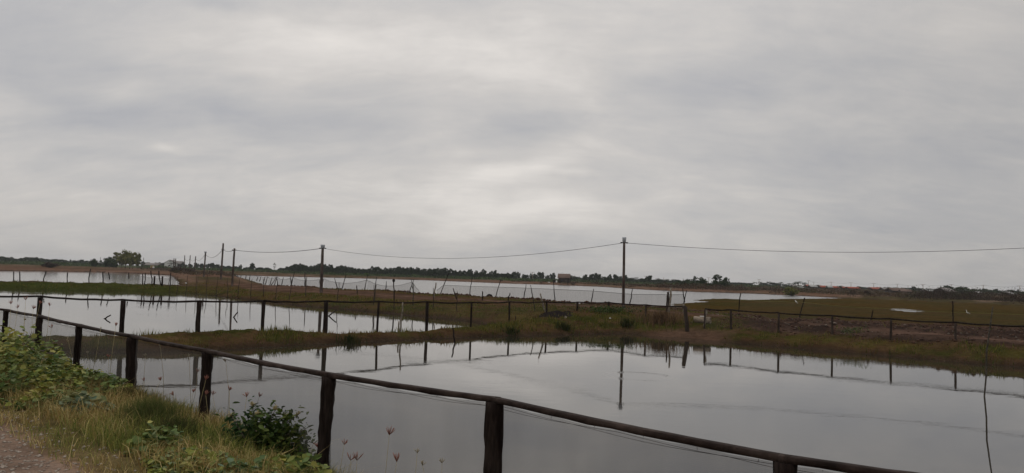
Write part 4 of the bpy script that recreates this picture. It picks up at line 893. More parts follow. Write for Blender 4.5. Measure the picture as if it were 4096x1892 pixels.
# ------------------------------------------------------------------ things on the banks
# concrete pipe at the sluice gap
a, b_ = P(2776, 1312, .30), P(2842, 1316, .30); a[2] = b_[2] = max(gz(a[0], a[1]), gz(b_[0], b_[1]))+.13; d = (b_-a)/np.linalg.norm(b_-a); u, v = frame_of(d); m = MB(); V_ = []; n = 16
for e_, rr2 in ((a, .17), (b_, .17), (b_, .135), (a, .135)):
    for k_ in range(n): an = 2*math.pi*k_/n; V_.append(e_+u*math.cos(an)*rr2+v*math.sin(an)*rr2)
m.add(V_, [(i_*n+k_, i_*n+(k_+1) % n, ((i_+1) % 4)*n+(k_+1) % n, ((i_+1) % 4)*n+k_) for i_ in range(4) for k_ in range(n)]); tag(m.build('pipe', M['concrete'], smooth=False), 'short concrete pipe lying in the gap between the two far fences', 'pipe')
c = (a+b_)/2+np.array([-.02, -.02, .185]); m = MB(); box(m, c, (.22, .16, .03), math.atan2(d[1], d[0]), taper=.85); tag(m.build('plastic_sheet', M['white']), 'white scrap lying on top of the concrete pipe', 'scrap')
stake(2738, 1222, 2752, 1328, .095, M['greywood'], 'thick leaning wooden gate post left of the concrete pipe', dist=36.2, grp='sluice posts')
stake(2734, 1216, 2741, 1275, .05, M['palewood'], 'crooked pale branch leaning against the gate post', dist=37.5, grp='sluice posts', bend=.04)
stake(2826, 1236, 2818, 1300, .05, M['palewood'], 'forked pale stick at the start of the right fence', dist=37, grp='sluice posts', bend=.04)
# black cloth heap and white board
m = MB(); V_ = []; nx, ny = 14, 6
for q in range(nx+1):
    for k_ in range(ny+1):
        px = 2150+150*q/nx; s_ = math.sin(math.pi*q/nx)**.6; base = P(px, 1292-2*k_, .35); hh_ = .24*s_*math.sin(math.pi*(k_+.3)/(ny+.6))*(1.0 if q < nx*.6 else .6)
        V_.append((base[0], base[1]+k_*.12, gz(base[0], base[1])-.03+hh_+random.uniform(-.02, .02)))
m.add(V_, [(q*(ny+1)+k_, (q+1)*(ny+1)+k_, (q+1)*(ny+1)+k_+1, q*(ny+1)+k_+1) for q in range(nx) for k_ in range(ny)]); tag(m.build('net_heap', M['black']), 'low heap of black cloth on the grass behind the far fence', 'cloth')
q = P(2261, 1292, .35); m = MB(); box(m, (q[0], q[1]-.1, q[2]+.08), (.11, .03, .55)); tag(m.build('board', M['palewood']), 'narrow whitish board standing upright before the black cloth', 'board')
# black tyre-like lump on the berm
c = on_berm(1958, 1173, -.3); c[2] = gz(c[0], c[1])+.02; m = MB(); n = 14; V_ = []
for q in range(n+1):
    an = math.pi*(q/n)*1.15-.2; cc_ = c+np.array([math.cos(an)*.24, 0, math.sin(an)*.24-.02])
    for k_ in range(7): ak = 2*math.pi*k_/7; V_.append(cc_+np.array([math.cos(an)*math.cos(ak), math.sin(ak), math.sin(an)*math.cos(ak)])*.10)
m.add(V_, [(q*7+k_, q*7+(k_+1) % 7, q*7+7+(k_+1) % 7, q*7+7+k_) for q in range(n) for k_ in range(7)]); tag(m.build('tyre', M['rubber'], smooth=True), 'old black tyre half buried on the berm', 'tyre')
# rubble on the right dyke
m = MB(); N = 500
px_ = rng.uniform(2850, 4300, N); 
for q in range(N):
    k_ = random.random(); c = on_berm(px_[q], 1250, 0); D = c[1]; D2 = D-random.uniform(.5, 9); 
    if D2 < 29: continue
    r0 = Q(px_[q], 1300, D2); x_, y_ = r0[0], r0[1]; s_ = random.choice([.03, .04, .05, .07]) * (2.0 if random.random() < .05 else 1)
    if float(segd(np.array([x_]), np.array([y_]), path)[0]) < 1.0 or float(sdf(np.array([x_]), np.array([y_]), pondA)[0]) < 2.2: continue
    stone(m, (x_, y_, gz(x_, y_)+s_*.2), s_)
tag(m.build('rubble', M['soilstone']), 'pale broken lumps scattered over the dark mud dyke', None, None, 'stuff')
# mud clods crowning the berm
m = MB(); 
for q in range(3200):
    px = random.uniform(960, 4096); c = on_berm(px, 1200, random.gauss(-.6, 1.0)); s_ = random.uniform(.05, .17)*(1.6 if random.random() < .05 else 1); stone(m, (c[0], c[1], gz(c[0], c[1])+s_*.15), s_, .8)
M['clod'] = pmat('mud_clod', (.070, .038, .025), .95, .4, 6, .01, 30, .1)
tag(m.build('mud_clods', M['clod']), 'dark mud clods along the crest of the berm', None, None, 'stuff')
for px, py, s_, lb in [(2815, 1288, .10, 'white stone on the bank above the pipe'), (2440, 1277, .08, 'small white scrap on the grass right of the fence corner'), (2767, 1291, .07, 'pale stone just above the left end of the pipe'), (3337, 1300, .17, 'large pale boulder beside a thin fence post on the right dyke'),
                       (3305, 1307, .12, 'flat pale rock left of the large boulder'), (744, 1135, .22, 'white scrap lying on the brown slope by the left pond'), (1157, 1144, .12, 'small white scrap on the berm under the sagging net')]:
    c = hit(px, py); m = MB(); stone(m, c+[0, 0, s_*.3], s_, .7); tag(m.build('stone', M['white'] if 'white' in lb else M['soilstone']), lb, 'stone')

m = MB()
for q in range(1400):
    px = random.uniform(2860, 4300); D2 = random.uniform(29.5, 42); r0 = Q(px, 1300, D2); x_, y_ = r0[0], r0[1]
    if float(sdf(np.array([x_]), np.array([y_]), pondA)[0]) < 1.9 or float(segd(np.array([x_]), np.array([y_]), path)[0]) < .8: continue
    s_ = random.choice([.04, .06, .09, .13]); stone(m, (x_, y_, gz(x_, y_)+s_*.1), s_, .7)
tag(m.build('earth_clods', M['clod']), 'dark red-brown earth clods over the right dyke', None, None, 'stuff')

# egrets on the flat
def egret(px, py, hpx, d_, face, label, hunched):
    b0 = Q(px, py, d_); b0[2] = max(gz(b0[0], b0[1]), 0); s = 1.25*hpx*d_/3000; rt = empty('egret', b0, label, 'bird', 'egrets on the algae flat'); f = face
    K = (lambda x_, z_: b0+np.array([x_*f*s, 0, z_*s]))
    if hunched: pts, rr3 = [K(-.42, .30), K(-.25, .42), K(0, .55), K(.14, .72), K(.17, .84), K(.22, .93), K(.30, .95), K(.36, .93)], [.03, .12, .19, .15, .09, .07, .07, .03]
    else: pts, rr3 = [K(-.45, .30), K(-.28, .36), K(0, .44), K(.16, .50), K(.24, .62), K(.20, .76), K(.24, .90), K(.31, .95), K(.37, .94)], [.03, .10, .16, .12, .055, .045, .045, .06, .03]
    m = MB(); tube(m, pts, np.array(rr3)*s, 10, 0, flat=.8); m.build('body', M['feather'], rt, smooth=True)
    m = MB(); tube(m, [pts[-1], pts[-1]+np.array([.17*f*s, 0, -.03*s])], [.025*s, .004*s], 6); m.build('beak', M['beak'], rt)
    for y_ in (-.05, .05):
        m = MB(); k1 = K(.0, .36)+[0, y_*s, 0]; tube(m, [k1, K(-.03, .18)+[0, y_*s, 0], K(.0, -.05)+[0, y_*s, 0], K(.08, -.05)+[0, y_*s, 0]], [.02*s, .014*s, .013*s, .01*s], 5); m.build('leg', M['beak'], rt)
egret(3185, 1211, 14, 103, -1, 'white egret standing hunched near the water edge of the flat', True)
egret(3871, 1256, 17, 80, -1, 'white egret with raised neck standing on the flat at the right', False)

# ------------------------------------------------------------------ trees
def crown_arrays(w_, h_, nclump, per, leaf, cols, seed, gap=.0, flatb=.35, shape=1.0):
    r2 = np.random.default_rng(seed); pts = []
    cc_ = []
    while len(cc_) < nclump:
        p_ = r2.uniform(-1, 1, 3); rr3 = math.hypot(p_[0], p_[1])**2+(p_[2] if p_[2] > 0 else p_[2]*1.2)**2
        if rr3 < 1 and rr3 > .12*(1-gap): cc_.append(p_)
    V_, F_, C_ = [], [], []
    mbx = MB()
    for p_ in cc_:
        c = np.array([p_[0]*w_/2, p_[1]*w_/2, p_[2]*h_/2]); rs = w_*.14*r2.uniform(.7, 1.3); n = per
        q = r2.normal(0, 1, (n, 3)); q /= np.linalg.norm(q, axis=1)[:, None]; q *= rs*r2.uniform(.5, 1.05, (n, 1)); q[:, 2] *= .75
        cen = c+q; a = r2.normal(0, 1, (n, 3)); b2 = r2.normal(0, 1, (n, 3)); a /= np.linalg.norm(a, axis=1)[:, None]; b2 = np.cross(a, b2); b2 /= np.linalg.norm(b2, axis=1)[:, None]
        s_ = leaf*r2.uniform(.6, 1.3, (n, 1)); VV = np.stack([cen-a*s_, cen+b2*s_*.6, cen+a*s_, cen-b2*s_*.6], 1).reshape(-1, 3)
        base = np.array(cols[r2.integers(0, len(cols))])*r2.uniform(.75, 1.25)
        mbx.add(VV, (np.arange(n)[:, None]*4+np.arange(4)).astype(int), np.repeat(base*r2.uniform(.75, 1.25, (n, 1)), 4, 0))
    return mbx
DARK = [(.020, .034, .016), (.028, .045, .020), (.036, .052, .024)]
OLIVE = [(.13, .14, .036), (.17, .165, .046), (.10, .115, .032), (.20, .185, .06)]
BRN = [(.055, .034, .026), (.070, .042, .030), (.042, .030, .022)]
def proto_tree(seed, w_, h_, th, cols, ncl=46, per=34, leaf=.36, nb=4, tr=.12, gap=0.):
    r2 = random.Random(seed); c = crown_arrays(w_, h_, ncl, per, leaf, cols, seed, gap); 
    for a in c.v: a[:, 2] += th+h_*.5*.85
    cm = c.build('crown', M['leaf']); t_ = MB(); tube(t_, [(0, 0, -.6), (.05, 0, th*.6), (0, .04, th+h_*.3)], [tr*1.3, tr, tr*.5], 6, .1)
    for q in range(nb):
        a = q*6.28/nb+r2.uniform(-.4, .4); z0 = th*r2.uniform(.5, 1); tube(t_, [(0, 0, z0), (math.cos(a)*w_*.14, math.sin(a)*w_*.14, z0+h_*.22), (math.cos(a)*w_*.32, math.sin(a)*w_*.32, z0+h_*.45)], [tr*.6, tr*.4, tr*.15], 5)
    tm = t_.build('trunk', M['bark']); return cm, tm, w_, th+h_*.93
PROT = {}
def getp(key):
    if key not in PROT:
        mk = {'dark0': lambda: proto_tree(1, 4.6, 5.0, 1.0, DARK), 'dark1': lambda: proto_tree(2, 5.2, 4.4, .8, DARK), 'dark2': lambda: proto_tree(3, 4.0, 5.0, .8, DARK, 40), 'dark3': lambda: proto_tree(4, 6.0, 4.6, .7, DARK, 60),
              'olive0': lambda: proto_tree(5, 6, 6.2, 1.8, OLIVE, 60, 40, .30, 5, .16, .2), 'olive1': lambda: proto_tree(6, 5.4, 6.8, 1.9, OLIVE, 42, 40, .30, 5, .15, .3),
              'green0': lambda: proto_tree(7, 6, 5, .6, [(.030, .055, .020), (.045, .070, .022), (.022, .040, .016)], 60, 40, .28, 5, .14, .3), 'green1': lambda: proto_tree(8, 5, 6.5, 1.4, [(.022, .042, .016), (.034, .055, .018)], 46, 36, .28, 6, .14, .5),
              'brown0': lambda: proto_tree(9, 5, 3, .1, BRN, 60, 40, .20, 6, .05, .3), 'brown1': lambda: proto_tree(10, 6, 3, .1, BRN+[(.05, .05, .02)], 60, 40, .2, 6, .05, .3),
              'sparse': lambda: proto_tree(12, 3, 4, 1.6, [(.09, .085, .06), (.12, .11, .08)], 12, 22, .16, 6, .09, .6), 'bush': lambda: proto_tree(13, 5, 2.4, .05, [(.055, .085, .022), (.075, .11, .03), (.04, .06, .018)], 50, 40, .22, 4, .05, .2)}[key]()
        PROT[key] = [mk, False]
    return PROT[key]
def tree(key, px, top, base, wpx, dist, name, label, cat, grp=None, zoff=0.0):
    pr = getp(key); cm, tm, pw, ph = pr[0]
    t0 = Q(px, top, dist); g_ = gz(t0[0], t0[1]) if base is None else min(Q(px, base, dist)[2], gz(t0[0], t0[1])+.1)
    H = max(t0[2]-g_, .5); rt = empty(name, (t0[0], t0[1], g_), label, cat, grp)
    if not pr[1]: c, t_ = cm, tm; pr[1] = True
    else: c, t_ = cm.copy(), tm.copy(); col.objects.link(c); col.objects.link(t_)
    c.parent = rt; t_.parent = rt; sx_ = wpx*dist/3000/pw; rt.scale = (sx_, sx_, H/ph); rt.rotation_euler = (0, 0, random.uniform(0, 6.28)); return rt
# big light-green group on the left
GL = 'light green trees in the left distance'
for a in [('olive0', 505, 1003, 1062, 50, 345, 'tallest light-green tree of the group beyond the left pond'), ('olive1', 470, 1008, 1062, 36, 350, 'light-green tree with a see-through crown on the left of the group'), ('olive1', 535, 1008, 1062, 34, 340, 'light-green tree at the right of the group'), ('olive0', 552, 1014, 1063, 30, 345, 'rightmost light-green tree of the group, lower than its neighbour'),
          ('olive0', 488, 1020, 1063, 40, 338, 'low light-green tree filling the front of the group'), ('olive0', 522, 1020, 1064, 44, 335, 'broad light-green tree low in the group')]:
    tree(a[0], *a[1:6], 'tree', a[6], 'tree', GL)
for a in [('green0', 440, 1030, 1066, 44, 325, 'dark bushy tree left of the light-green group'), ('green0', 378, 1036, 1065, 26, 330, 'lone dark conical tree standing left of the light-green group'), ('green1', 402, 1040, 1062, 16, 360, 'small dark tree between the lone dark tree and the group'), ('green0', 455, 1045, 1068, 30, 320, 'low dark bush at the foot of the light-green group'),
          ('green0', 425, 1046, 1066, 24, 335, 'low dark bush right of the lone dark tree'), ('bush', 640, 1062, 1074, 32, 390, 'rounded green bush beside the yellow van'), ('brown0', 202, 1050, 1070, 62, 250, 'wide brown bush on the left dry bank'), ('sparse', 1098, 1051, 1076, 16, 470, 'lone thin grey tree standing above the far bank'),
          ('dark0', 962, 1059, 1076, 13, 450, 'small round tree standing alone, left one of the two above the far bank'), ('dark0', 1010, 1053, 1078, 22, 440, 'round dark tree standing alone, right one of the two above the far bank'), ('brown0', 710, 1068, 1092, 60, 250, 'brown thicket behind the far left poles'), ('brown1', 760, 1074, 1092, 60, 240, 'low brown thicket behind the thin poles')]:
    tree(a[0], *a[1:6], 'tree' if 'tree' in a[6] else 'bush', a[6], 'tree' if 'tree' in a[6] else 'bush')
# left skyline
LS = 'low trees along the left skyline'
for px, top, wpx in [(-60, 1026, 60), (10, 1027, 44), (30, 1030, 20), (48, 1029, 18), (75, 1035, 36), (92, 1032, 34), (112, 1029, 40), (135, 1030, 36), (146, 1029, 14), (160, 1033, 34), (178, 1036, 30), (200, 1038, 36), (222, 1037, 34), (245, 1038, 30), (262, 1041, 26), (282, 1039, 8), (300, 1042, 24), (325, 1039, 26), (345, 1043, 24), (365, 1044, 22), (572, 1046, 16), (590, 1050, 34), (625, 1051, 20), (640, 1050, 14), (655, 1052, 20)]:
    tree(random.choice(['dark3', 'dark1']), px, top, None, wpx, random.uniform(520, 600), 'tree', 'blue-green rounded tree of the low left skyline row' if px != 282 else 'tiny single tree poking above the left skyline', 'tree', LS)
for px, top, wpx in [(735, 1056, 26), (760, 1056, 20), (785, 1052, 20), (808, 1055, 18), (835, 1055, 22), (850, 1053, 22), (868, 1058, 24), (890, 1063, 26), (915, 1064, 26), (940, 1065, 28), (990, 1069, 30), (1040, 1070, 36), (1070, 1071, 30), (1125, 1072, 26), (1145, 1071, 20)]:
    tree(random.choice(['dark3', 'dark1']), px, top, None, wpx, random.uniform(480, 540), 'tree', 'dark rounded tree low on the skyline behind the far left poles', 'tree', 'skyline trees behind the far left poles')
# round mangrove row
RW = 'rounded dark trees in the row beyond the big pond'
row = z3([(700, 420), (790, 385), (880, 375), (950, 395), (1020, 420), (1110, 420), (1180, 415), (1250, 385), (1300, 372), (1380, 392), (1500, 395), (1450, 430), (1650, 430), (1700, 412), (1780, 425), (1850, 440), (1920, 450), (1990, 470), (2060, 485), (2140, 480), (2200, 490), (2270, 480), (2350, 430), (2440, 440), (2520, 480)])+\
      z4([(40, 455), (120, 465), (190, 462), (270, 450), (320, 437), (400, 455), (460, 455), (520, 450), (570, 465), (600, 490), (670, 452), (720, 470), (790, 480), (850, 485), (930, 480), (1010, 480), (1090, 470), (1170, 478), (1240, 465), (1340, 480), (1440, 510), (1540, 512), (1610, 515), (1730, 490), (1860, 515), (1920, 550), (2010, 490), (2160, 525), (2240, 510), (2300, 570), (2380, 572), (2490, 560), (2570, 590)])+\
      z5([(50, 340), (130, 345), (240, 390), (300, 400), (390, 375), (465, 380), (550, 345), (615, 350), (720, 410), (820, 365), (1200, 415), (1270, 425), (1340, 440), (1480, 395), (1580, 395), (1630, 385), (1700, 368), (1760, 390), (1880, 440), (1970, 390), (2075, 393), (2180, 430), (2280, 402), (2330, 460)])
for q, (px, top) in enumerate(row):
    big = (1020 < px < 1880); wpx = (26 if big else 19)*random.uniform(.8, 1.2)
    lb = 'rounded dark green tree in the long row beyond the big pond'
    if abs(px-1803) < 2: lb = 'biggest round tree at the right end of the dense row'; wpx = 27
    if abs(px-1880) < 2: lb = 'round tree standing apart just right of the dense row'; wpx = 27
    if abs(px-1935.6) < 1.5: lb = 'second round tree standing apart right of the dense row'; wpx = 25
    if px > 2300: lb = 'rounded dark tree on the skyline right of the brown-roofed hut'
    elif px > 2040: lb = 'small rounded tree on the skyline near the brown-roofed hut'
    tree(random.choice(['dark0', 'dark1', 'dark2', 'dark0']), px, top, None, wpx, random.uniform(400, 440) if px < 2050 else random.uniform(430, 480), 'tree', lb, 'tree', RW)
for q in range(78):
    px = 1150+q*11.8+random.uniform(-4, 4); top = 1107+.0315*(px-2048)-random.uniform(5, 13)
    tree(random.choice(['dark0', 'dark1', 'dark3']), px, top, None, random.uniform(16, 26), random.uniform(385, 430), 'tree', 'low rounded filler tree of the far row', 'tree', RW)
for q in range(40):
    px = 2300+q*13+random.uniform(-4, 4); top = 1107+.0315*(px-2048)-random.uniform(3, 9)
    tree(random.choice(['dark1', 'dark3']), px, top, None, random.uniform(18, 30), random.uniform(430, 500), 'tree', 'low filler tree of the right belt', 'tree', 'low belt right of the hut')
# right-hand trees
for a in [('dark1', 2598, 1103, 28, 430, 'round dark tree on the skyline right of the tall pole'), ('green0', 2718, 1123, 36, 330, 'dark dome-shaped tree left of the leafy clump'), ('green0', 2752, 1118, 40, 260, 'left shoulder tree of the leafy clump by the water'), ('green1', 2782, 1104, 24, 262, 'upright tree with a tufted top in the leafy clump'), ('green1', 2803, 1108, 28, 258, 'bushy upright tree right of the tufted one'),
          ('green0', 2815, 1116, 34, 255, 'low leafy tree at the right side of the first clump'), ('green1', 2872, 1097, 52, 250, 'tallest leafy tree with an open round crown near the water'), ('green1', 2905, 1108, 32, 252, 'leafy tree leaning right of the tallest one'), ('green0', 2890, 1124, 60, 245, 'wide low tree at the foot of the tallest leafy tree'), ('green0', 2840, 1132, 30, 248, 'small green bush between the two leafy clumps'), ('green0', 2780, 1128, 60, 250, 'wide bush at the foot of the first leafy clump'),
          ('olive0', 3165, 1150, 58, 190, 'olive green bush standing alone among dry scrub'), ('brown0', 3470, 1163, 24, 200, 'dark brown round bush among the dry scrub'), ('brown1', 3412, 1160, 22, 215, 'small dark green-brown bush among the dry scrub'),
          ('dark3', 3790, 1144, 40, 380, 'round dark tree behind the gabled barn'), ('dark3', 3764, 1149, 18, 385, 'small dark tree left of the round one behind the barn'), ('green0', 3850, 1148, 78, 330, 'great rounded green thicket right of the barn'), ('green0', 3815, 1158, 40, 325, 'low green thicket between the barn and the great thicket'),
          ('dark1', 3655, 1146, 18, 520, 'small round tree on the skyline left of the white sheet roof'), ('dark1', 3984, 1156, 20, 430, 'dark round tree on the right skyline'), ('dark3', 4045, 1161, 40, 420, 'dark tree on the skyline near the right edge'), ('dark2', 4072, 1158, 9, 430, 'tiny tufted tree by the last T-topped pole')]:
    tree(a[0], a[1], a[2], None, a[3], a[4], 'tree' if 'tree' in a[5] else 'bush', a[5], 'tree' if 'tree' in a[5] else 'bush')
for px, top, wpx, d_ in [(3900, 1157, 40, 400), (3935, 1155, 44, 410), (3965, 1160, 40, 400), (3995, 1163, 36, 390), (4020, 1165, 36, 400), (3880, 1164, 40, 380), (4090, 1166, 50, 380), (4140, 1164, 60, 380)]:
    tree('green0', px, top, None, wpx, d_, 'tree', 'blue-green low tree in the thicket at the right', 'tree', 'thicket trees at the right')
for px, top, wpx in [(2390, 1112, 40), (2430, 1113, 40), (2470, 1115, 36), (2530, 1116, 40), (2560, 1117, 40), (2620, 1119, 36), (2650, 1121, 40), (2690, 1123, 40), (2940, 1130, 40), (2970, 1131, 40), (3000, 1132, 40), (3055, 1132, 36), (3090, 1130, 30), (3110, 1133, 30), (3140, 1137, 30), (3270, 1142, 30), (3350, 1146, 36), (3390, 1147, 30), (3435, 1146, 26), (3450, 1148, 30), (3480, 1149, 40), (3520, 1149, 40), (3550, 1149, 36), (3580, 1150, 40), (3610, 1151, 34), (3640, 1152, 36), (3680, 1153, 40), (3720, 1155, 30), (3745, 1156, 26)]:
    tree(random.choice(['dark3', 'dark1']), px, top, None, wpx, random.uniform(560, 680), 'tree', 'far low tree in the thin skyline belt behind the palms and roofs', 'tree', 'far skyline belt on the right')
# palms
def frond(m, L, az, el, cols):
    n = 7; pts = []; d = np.array([math.cos(az), math.sin(az), 0]); pos = np.zeros(3); e_ = el
    for q in range(n+1): pts.append(pos.copy()); pos = pos+(d*math.cos(e_)+np.array([0, 0, math.sin(e_)]))*L/n; e_ -= .30
    side = np.array([-math.sin(az), math.cos(az), 0])
    for q in range(n):
        for sg in (-1, 1):
            for h_ in (0, .5):
                a = pts[q]+(pts[q+1]-pts[q])*h_; bq = pts[q]+(pts[q+1]-pts[q])*(h_+.42); ll = L*.24*math.sin(math.pi*(q+1)/(n+1.5))
                m.add([a, bq, (a+bq)/2+side*sg*ll+np.array([0, 0, -ll*.35])+d*ll*.3], [(0, 1, 2)], np.array(cols)*random.uniform(.7, 1.3))
pc = MB()
for q in range(17): frond(pc, 2.0*random.uniform(.85, 1.1), q*6.28/17*2.6, random.uniform(.1, 1.25), (.030, .042, .018))
for a in pc.v: a[:, 2] += 3.4
pcm = pc.build('crown', M['leaf']); pt = MB(); tube(pt, [(0, 0, -.5), (.06, 0, 1.2), (.02, 0, 2.4), (0, 0, 3.45)], [.17, .13, .11, .10], 7, .08); ptm = pt.build('trunk', M['bark']); first = True
PALM = z5([(1820, 415), (2165, 405), (2400, 440), (2500, 430)])+z6([(38, 300), (360, 302), (472, 325), (545, 318), (665, 322), (1035, 320), (2310, 380), (2420, 372), (1980, 385), (2110, 392)])+z7([(10, 215), (262, 228), (430, 252), (612, 212), (735, 235), (1000, 285), (1455, 305), (545, 240)])
for px, top in PALM:
    big = px > 3140; wpx = 24 if px < 3140 else 30; d_ = 470 if not big else 460
    if 3185 < px < 3200: lb = 'tallest palm with spreading fronds above the village'; wpx = 40
    elif 3355 < px < 3370: lb = 'low round-crowned palm between the red roofs'
    elif 3210 < px < 3225: lb = 'full-crowned palm right of the tallest palm'
    elif 3150 < px < 3165: lb = 'palm with drooping fronds left of the tallest palm'
    elif 3265 < px < 3280: lb = 'ragged palm left of the first long red roof'
    elif px < 2420: lb = 'first small palm right of the hut, alone between round trees'
    else: lb = 'small dark palm sticking out of the far tree belt'
    t0 = Q(px, top, d_); g_ = gz(t0[0], t0[1]); rt = empty('palm_tree', (t0[0], t0[1], g_), lb, 'palm', 'palms on the right skyline')
    if first: c, t_ = pcm, ptm; first = False
    else: c, t_ = pcm.copy(), ptm.copy(); col.objects.link(c); col.objects.link(t_)
    c.parent = rt; t_.parent = rt; s1_ = wpx*d_/3000/3.4; rt.scale = (s1_, s1_, max(t0[2]-g_, 1)/4.6); rt.rotation_euler = (0, 0, random.uniform(0, 6))

# dry and green scrub, uncountable
def scrub(name, label, spec, cols, leaf):
    m = MB()
    for px0, px1, d0, d1, n, hh_, ww in spec:
        for q in range(n):
            px = random.uniform(px0, px1); D = random.uniform(d0, d1); r0 = Q(px, 1100, D); x_, y_ = r0[0], r0[1]; g_ = gz(x_, y_)
            if g_ < .25: continue
            k_ = 40; w_ = ww*random.uniform(.5, 1.3); h_ = hh_*random.uniform(.5, 1.2)
            u = rng.normal(0, .4, (k_, 3)); cen = np.stack([x_+u[:, 0]*w_, y_+u[:, 1]*w_, g_+np.abs(rng.uniform(0, 1, k_))*h_*np.exp(-(u[:, 0]**2+u[:, 1]**2)*1.5)], 1)
            a = rng.normal(0, 1, (k_, 3)); a /= np.linalg.norm(a, axis=1)[:, None]; b2 = np.cross(a, rng.normal(0, 1, (k_, 3))); b2 /= np.linalg.norm(b2, axis=1)[:, None]
            s_ = leaf*D/200*rng.uniform(.6, 1.3, (k_, 1)); VV = np.stack([cen-a*s_, cen+b2*s_*.6, cen+a*s_, cen-b2*s_*.6], 1).reshape(-1, 3)
            base = np.array(random.choice(cols))*random.uniform(.75, 1.3); m.add(VV, (np.arange(k_)[:, None]*4+np.arange(4)).astype(int), np.repeat(base*rng.uniform(.75, 1.25, (k_, 1)), 4, 0))
    if m.n: tag(m.build(name, M['leaf']), label, None, None, 'stuff')
scrub('dry_scrub', 'low brown and reddish dry scrub on the far right flats', [(2250, 2750, 240, 330, 200, .8, 2.4), (2650, 3000, 215, 250, 160, 1.8, 3), (2900, 3700, 135, 300, 420, .9, 2.6), (3400, 4250, 160, 210, 180, .9, 2.2), (1950, 2300, 240, 300, 60, .7, 2), (700, 1100, 170, 260, 130, .9, 2.2), (560, 760, 300, 380, 60, 1., 3), (3000, 4200, 300, 420, 260, 1.3, 4)],
      [(.070, .044, .026), (.085, .052, .032), (.050, .034, .022), (.060, .055, .022), (.105, .072, .045)], .16)
scrub('tall_dry_thicket', 'tall dark reddish-brown bare thicket beyond the right side of the flat', [(3655, 3965, 160, 185, 260, 2.6, 3), (3990, 4350, 150, 172, 260, 3.0, 3.2)], [(.040, .022, .018), (.052, .030, .022), (.032, .022, .016), (.034, .036, .014)], .13)
scrub('green_scrub', 'low green scrub belt under the skyline trees', [(1130, 2060, 350, 395, 300, 1.3, 5), (-150, 420, 380, 500, 260, 2.0, 7), (730, 1150, 390, 440, 200, 1.4, 5), (2050, 2260, 330, 400, 90, 1.3, 5), (2300, 3200, 380, 520, 300, 1.5, 6), (560, 680, 420, 470, 40, 1.5, 5)],
      [(.055, .088, .024), (.040, .062, .020), (.070, .105, .030), (.030, .045, .018)], .17)
# leafy weeds on the dyke by the tall pole
m = MB(); c0 = hit(2430, 1248); n = 900; u = rng.normal(0, 1, (n, 2)); x = c0[0]+u[:, 0]*.75; y = c0[1]+u[:, 1]*.7; z = land(x, y, False)+rng.uniform(.02, .28, n); leafset(m, np.stack([x, y, z], 1), .06, [(.035, .06, .018), (.05, .075, .022)], .3, True)
tag(m.build('weed_patch', M['leaf']), 'broad-leaved green weeds on the dyke below left of the tall pole', 'weeds')
m = MB(); c0 = hit(3405, 1335); n = 400; u = rng.normal(0, 1, (n, 2)); x = c0[0]+u[:, 0]*.3; y = c0[1]+u[:, 1]*.3; z = land(x, y, False)+rng.uniform(.02, .25, n); leafset(m, np.stack([x, y, z], 1), .04, [(.06, .085, .03), (.08, .10, .035)], .3, True)
tag(m.build('weed_patch', M['leaf']), 'pale green leafy weed on the right dyke between two thin posts', 'weeds')

# ------------------------------------------------------------------ moist air
m = MB(); box(m, (0, 0, 13.5), (5200, 5200, 29.5)); hm = bpy.data.materials.new('haze_air'); hm.use_nodes = True; t = NT(hm.node_tree)
out = t.n('ShaderNodeOutputMaterial'); pv = t.n('ShaderNodeVolumePrincipled'); pv.inputs['Color'].default_value = (.90, .93, .96, 1); pv.inputs['Density'].default_value = .00017; pv.inputs['Anisotropy'].default_value = .0
t.l(pv.outputs[0], out.inputs['Volume']); tag(m.build('haze', hm), 'thin moist air over the flats', None, None, 'stuff')

# ------------------------------------------------------------------ place words for look-alikes
ORD = ['first', 'second', 'third', 'fourth', 'fifth', 'sixth', 'seventh', 'eighth', 'ninth', 'tenth', 'eleventh', 'twelfth', 'thirteenth', 'fourteenth', 'fifteenth', 'sixteenth', 'seventeenth', 'eighteenth', 'nineteenth', 'twentieth']
def pxof(o):
    v = np.array(o.matrix_basis.translation)-np.array([0, 0, CAM_H]); c = RM.T @ v; return SRC_W/2-c[0]/c[2]*FPX
def placewords(old, prefix, marks):
    obs = [o for o in col.objects if o.parent is None and o.get('label') == old]; cnt = {}
    for o in obs: o['_p'] = pxof(o)
    for o in sorted(obs, key=lambda o: min(abs(o['_p']-k_) for k_ in marks)):
        k_ = min(marks, key=lambda z_: abs(o['_p']-z_)); sd_ = 'left' if o['_p'] < k_ else 'right'; i_ = cnt.get((k_, sd_), 0); cnt[(k_, sd_)] = i_+1
        o['label'] = '%s, %s to the %s of %s' % (prefix, ORD[min(i_, 19)], sd_, marks[k_])
    for o in obs: del o['_p']
placewords('thin crooked stake in the grassy slope', 'thin crooked slope stake', {650: 'the far tall poles', 890: 'the tallest far pole', 1060: 'the third thick far post', 1291: 'the second tall pole', 1515: 'the thin far post', 1710: 'the pale water-edge stick'})
placewords('low rounded filler tree of the far row', 'small low tree of the far row', {1180: 'the tree row end', 1291: 'the second tall pole', 1450: 'the lowest net sag', 1651: 'the crossed net sticks', 1765: 'the long leaning stick', 1880: 'the parted trees', 2010: 'the tiny gap'})
placewords('low filler tree of the right belt', 'small low belt tree', {2256: 'the brown-roofed hut', 2495: 'the tallest pole', 2598: 'the round skyline tree', 2718: 'the dome-shaped tree'})
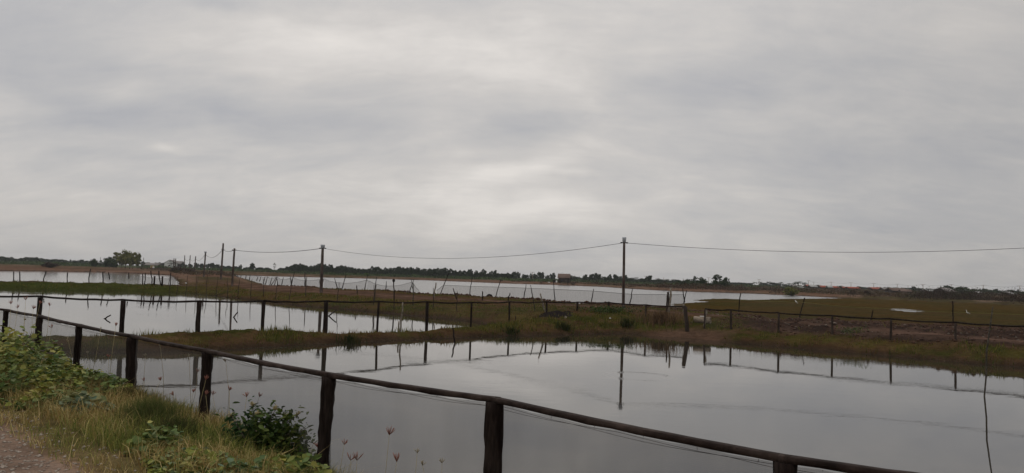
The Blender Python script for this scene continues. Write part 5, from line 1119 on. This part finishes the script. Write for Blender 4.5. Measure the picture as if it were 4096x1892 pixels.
placewords('rounded dark green tree in the long row beyond the big pond', 'rounded tree of the far row', {1291: 'the second tall pole', 1651: 'the crossed net sticks', 1880: 'the parted trees', 2010: 'the tiny gap'})
placewords('rounded dark tree on the skyline right of the brown-roofed hut', 'rounded skyline tree', {2256: 'the brown-roofed hut', 2495: 'the tallest pole'})
placewords('small rounded tree on the skyline near the brown-roofed hut', 'small rounded skyline tree', {2256: 'the brown-roofed hut', 2130: 'the T-topped pole by the hut'})
placewords('blue-green rounded tree of the low left skyline row', 'low blue-green skyline tree', {202: 'the wide brown bush', 378: 'the lone conical tree', 688: 'the white house', 20: 'the left frame edge'})
placewords('dark rounded tree low on the skyline behind the far left poles', 'dark low skyline tree', {893: 'the tallest far pole', 739: 'the white house', 1098: 'the thin grey tree', 1010: 'the lone round tree'})
placewords('far low tree in the thin skyline belt behind the palms and roofs', 'faint low belt tree', {2495: 'the tallest pole', 2872: 'the open-crowned leafy tree', 3192: 'the tallest palm', 3409: 'the widest red roof', 3585: 'the ramshackle long hut'})
placewords('small dark palm sticking out of the far tree belt', 'small dark palm', {2495: 'the tallest pole', 2718: 'the dome-shaped tree', 2872: 'the open-crowned leafy tree', 3192: 'the tallest palm'})
placewords('blue-green low tree in the thicket at the right', 'blue-green thicket tree', {3850: 'the great rounded thicket', 4032: 'the pale slanting roof'})
placewords('pale thin T-topped pole of the distant power line on the right', 'thin T-topped line pole', {2733: 'the leafy clump', 3192: 'the tallest palm', 3409: 'the widest red roof', 3777: 'the gabled barn', 4032: 'the pale slanting roof'})
placewords('thin stalk with a small reddish finger-like seed head among others before the near fence', 'thin stalk with reddish finger-like head', {148: 'the second near post', 302: 'the third near post', 522: 'the fourth near post', 815: 'the fifth near post', 1085: 'the dark shrub'})
placewords('thin stalk with a small pale seed head before the near fence', 'thin stalk with small pale head', {148: 'the second near post', 522: 'the fourth near post', 815: 'the fifth near post'})
placewords('thin stalk with a feathery pale plume before the near fence', 'thin stalk with feathery plume', {302: 'the third near post', 522: 'the fourth near post', 815: 'the fifth near post'})
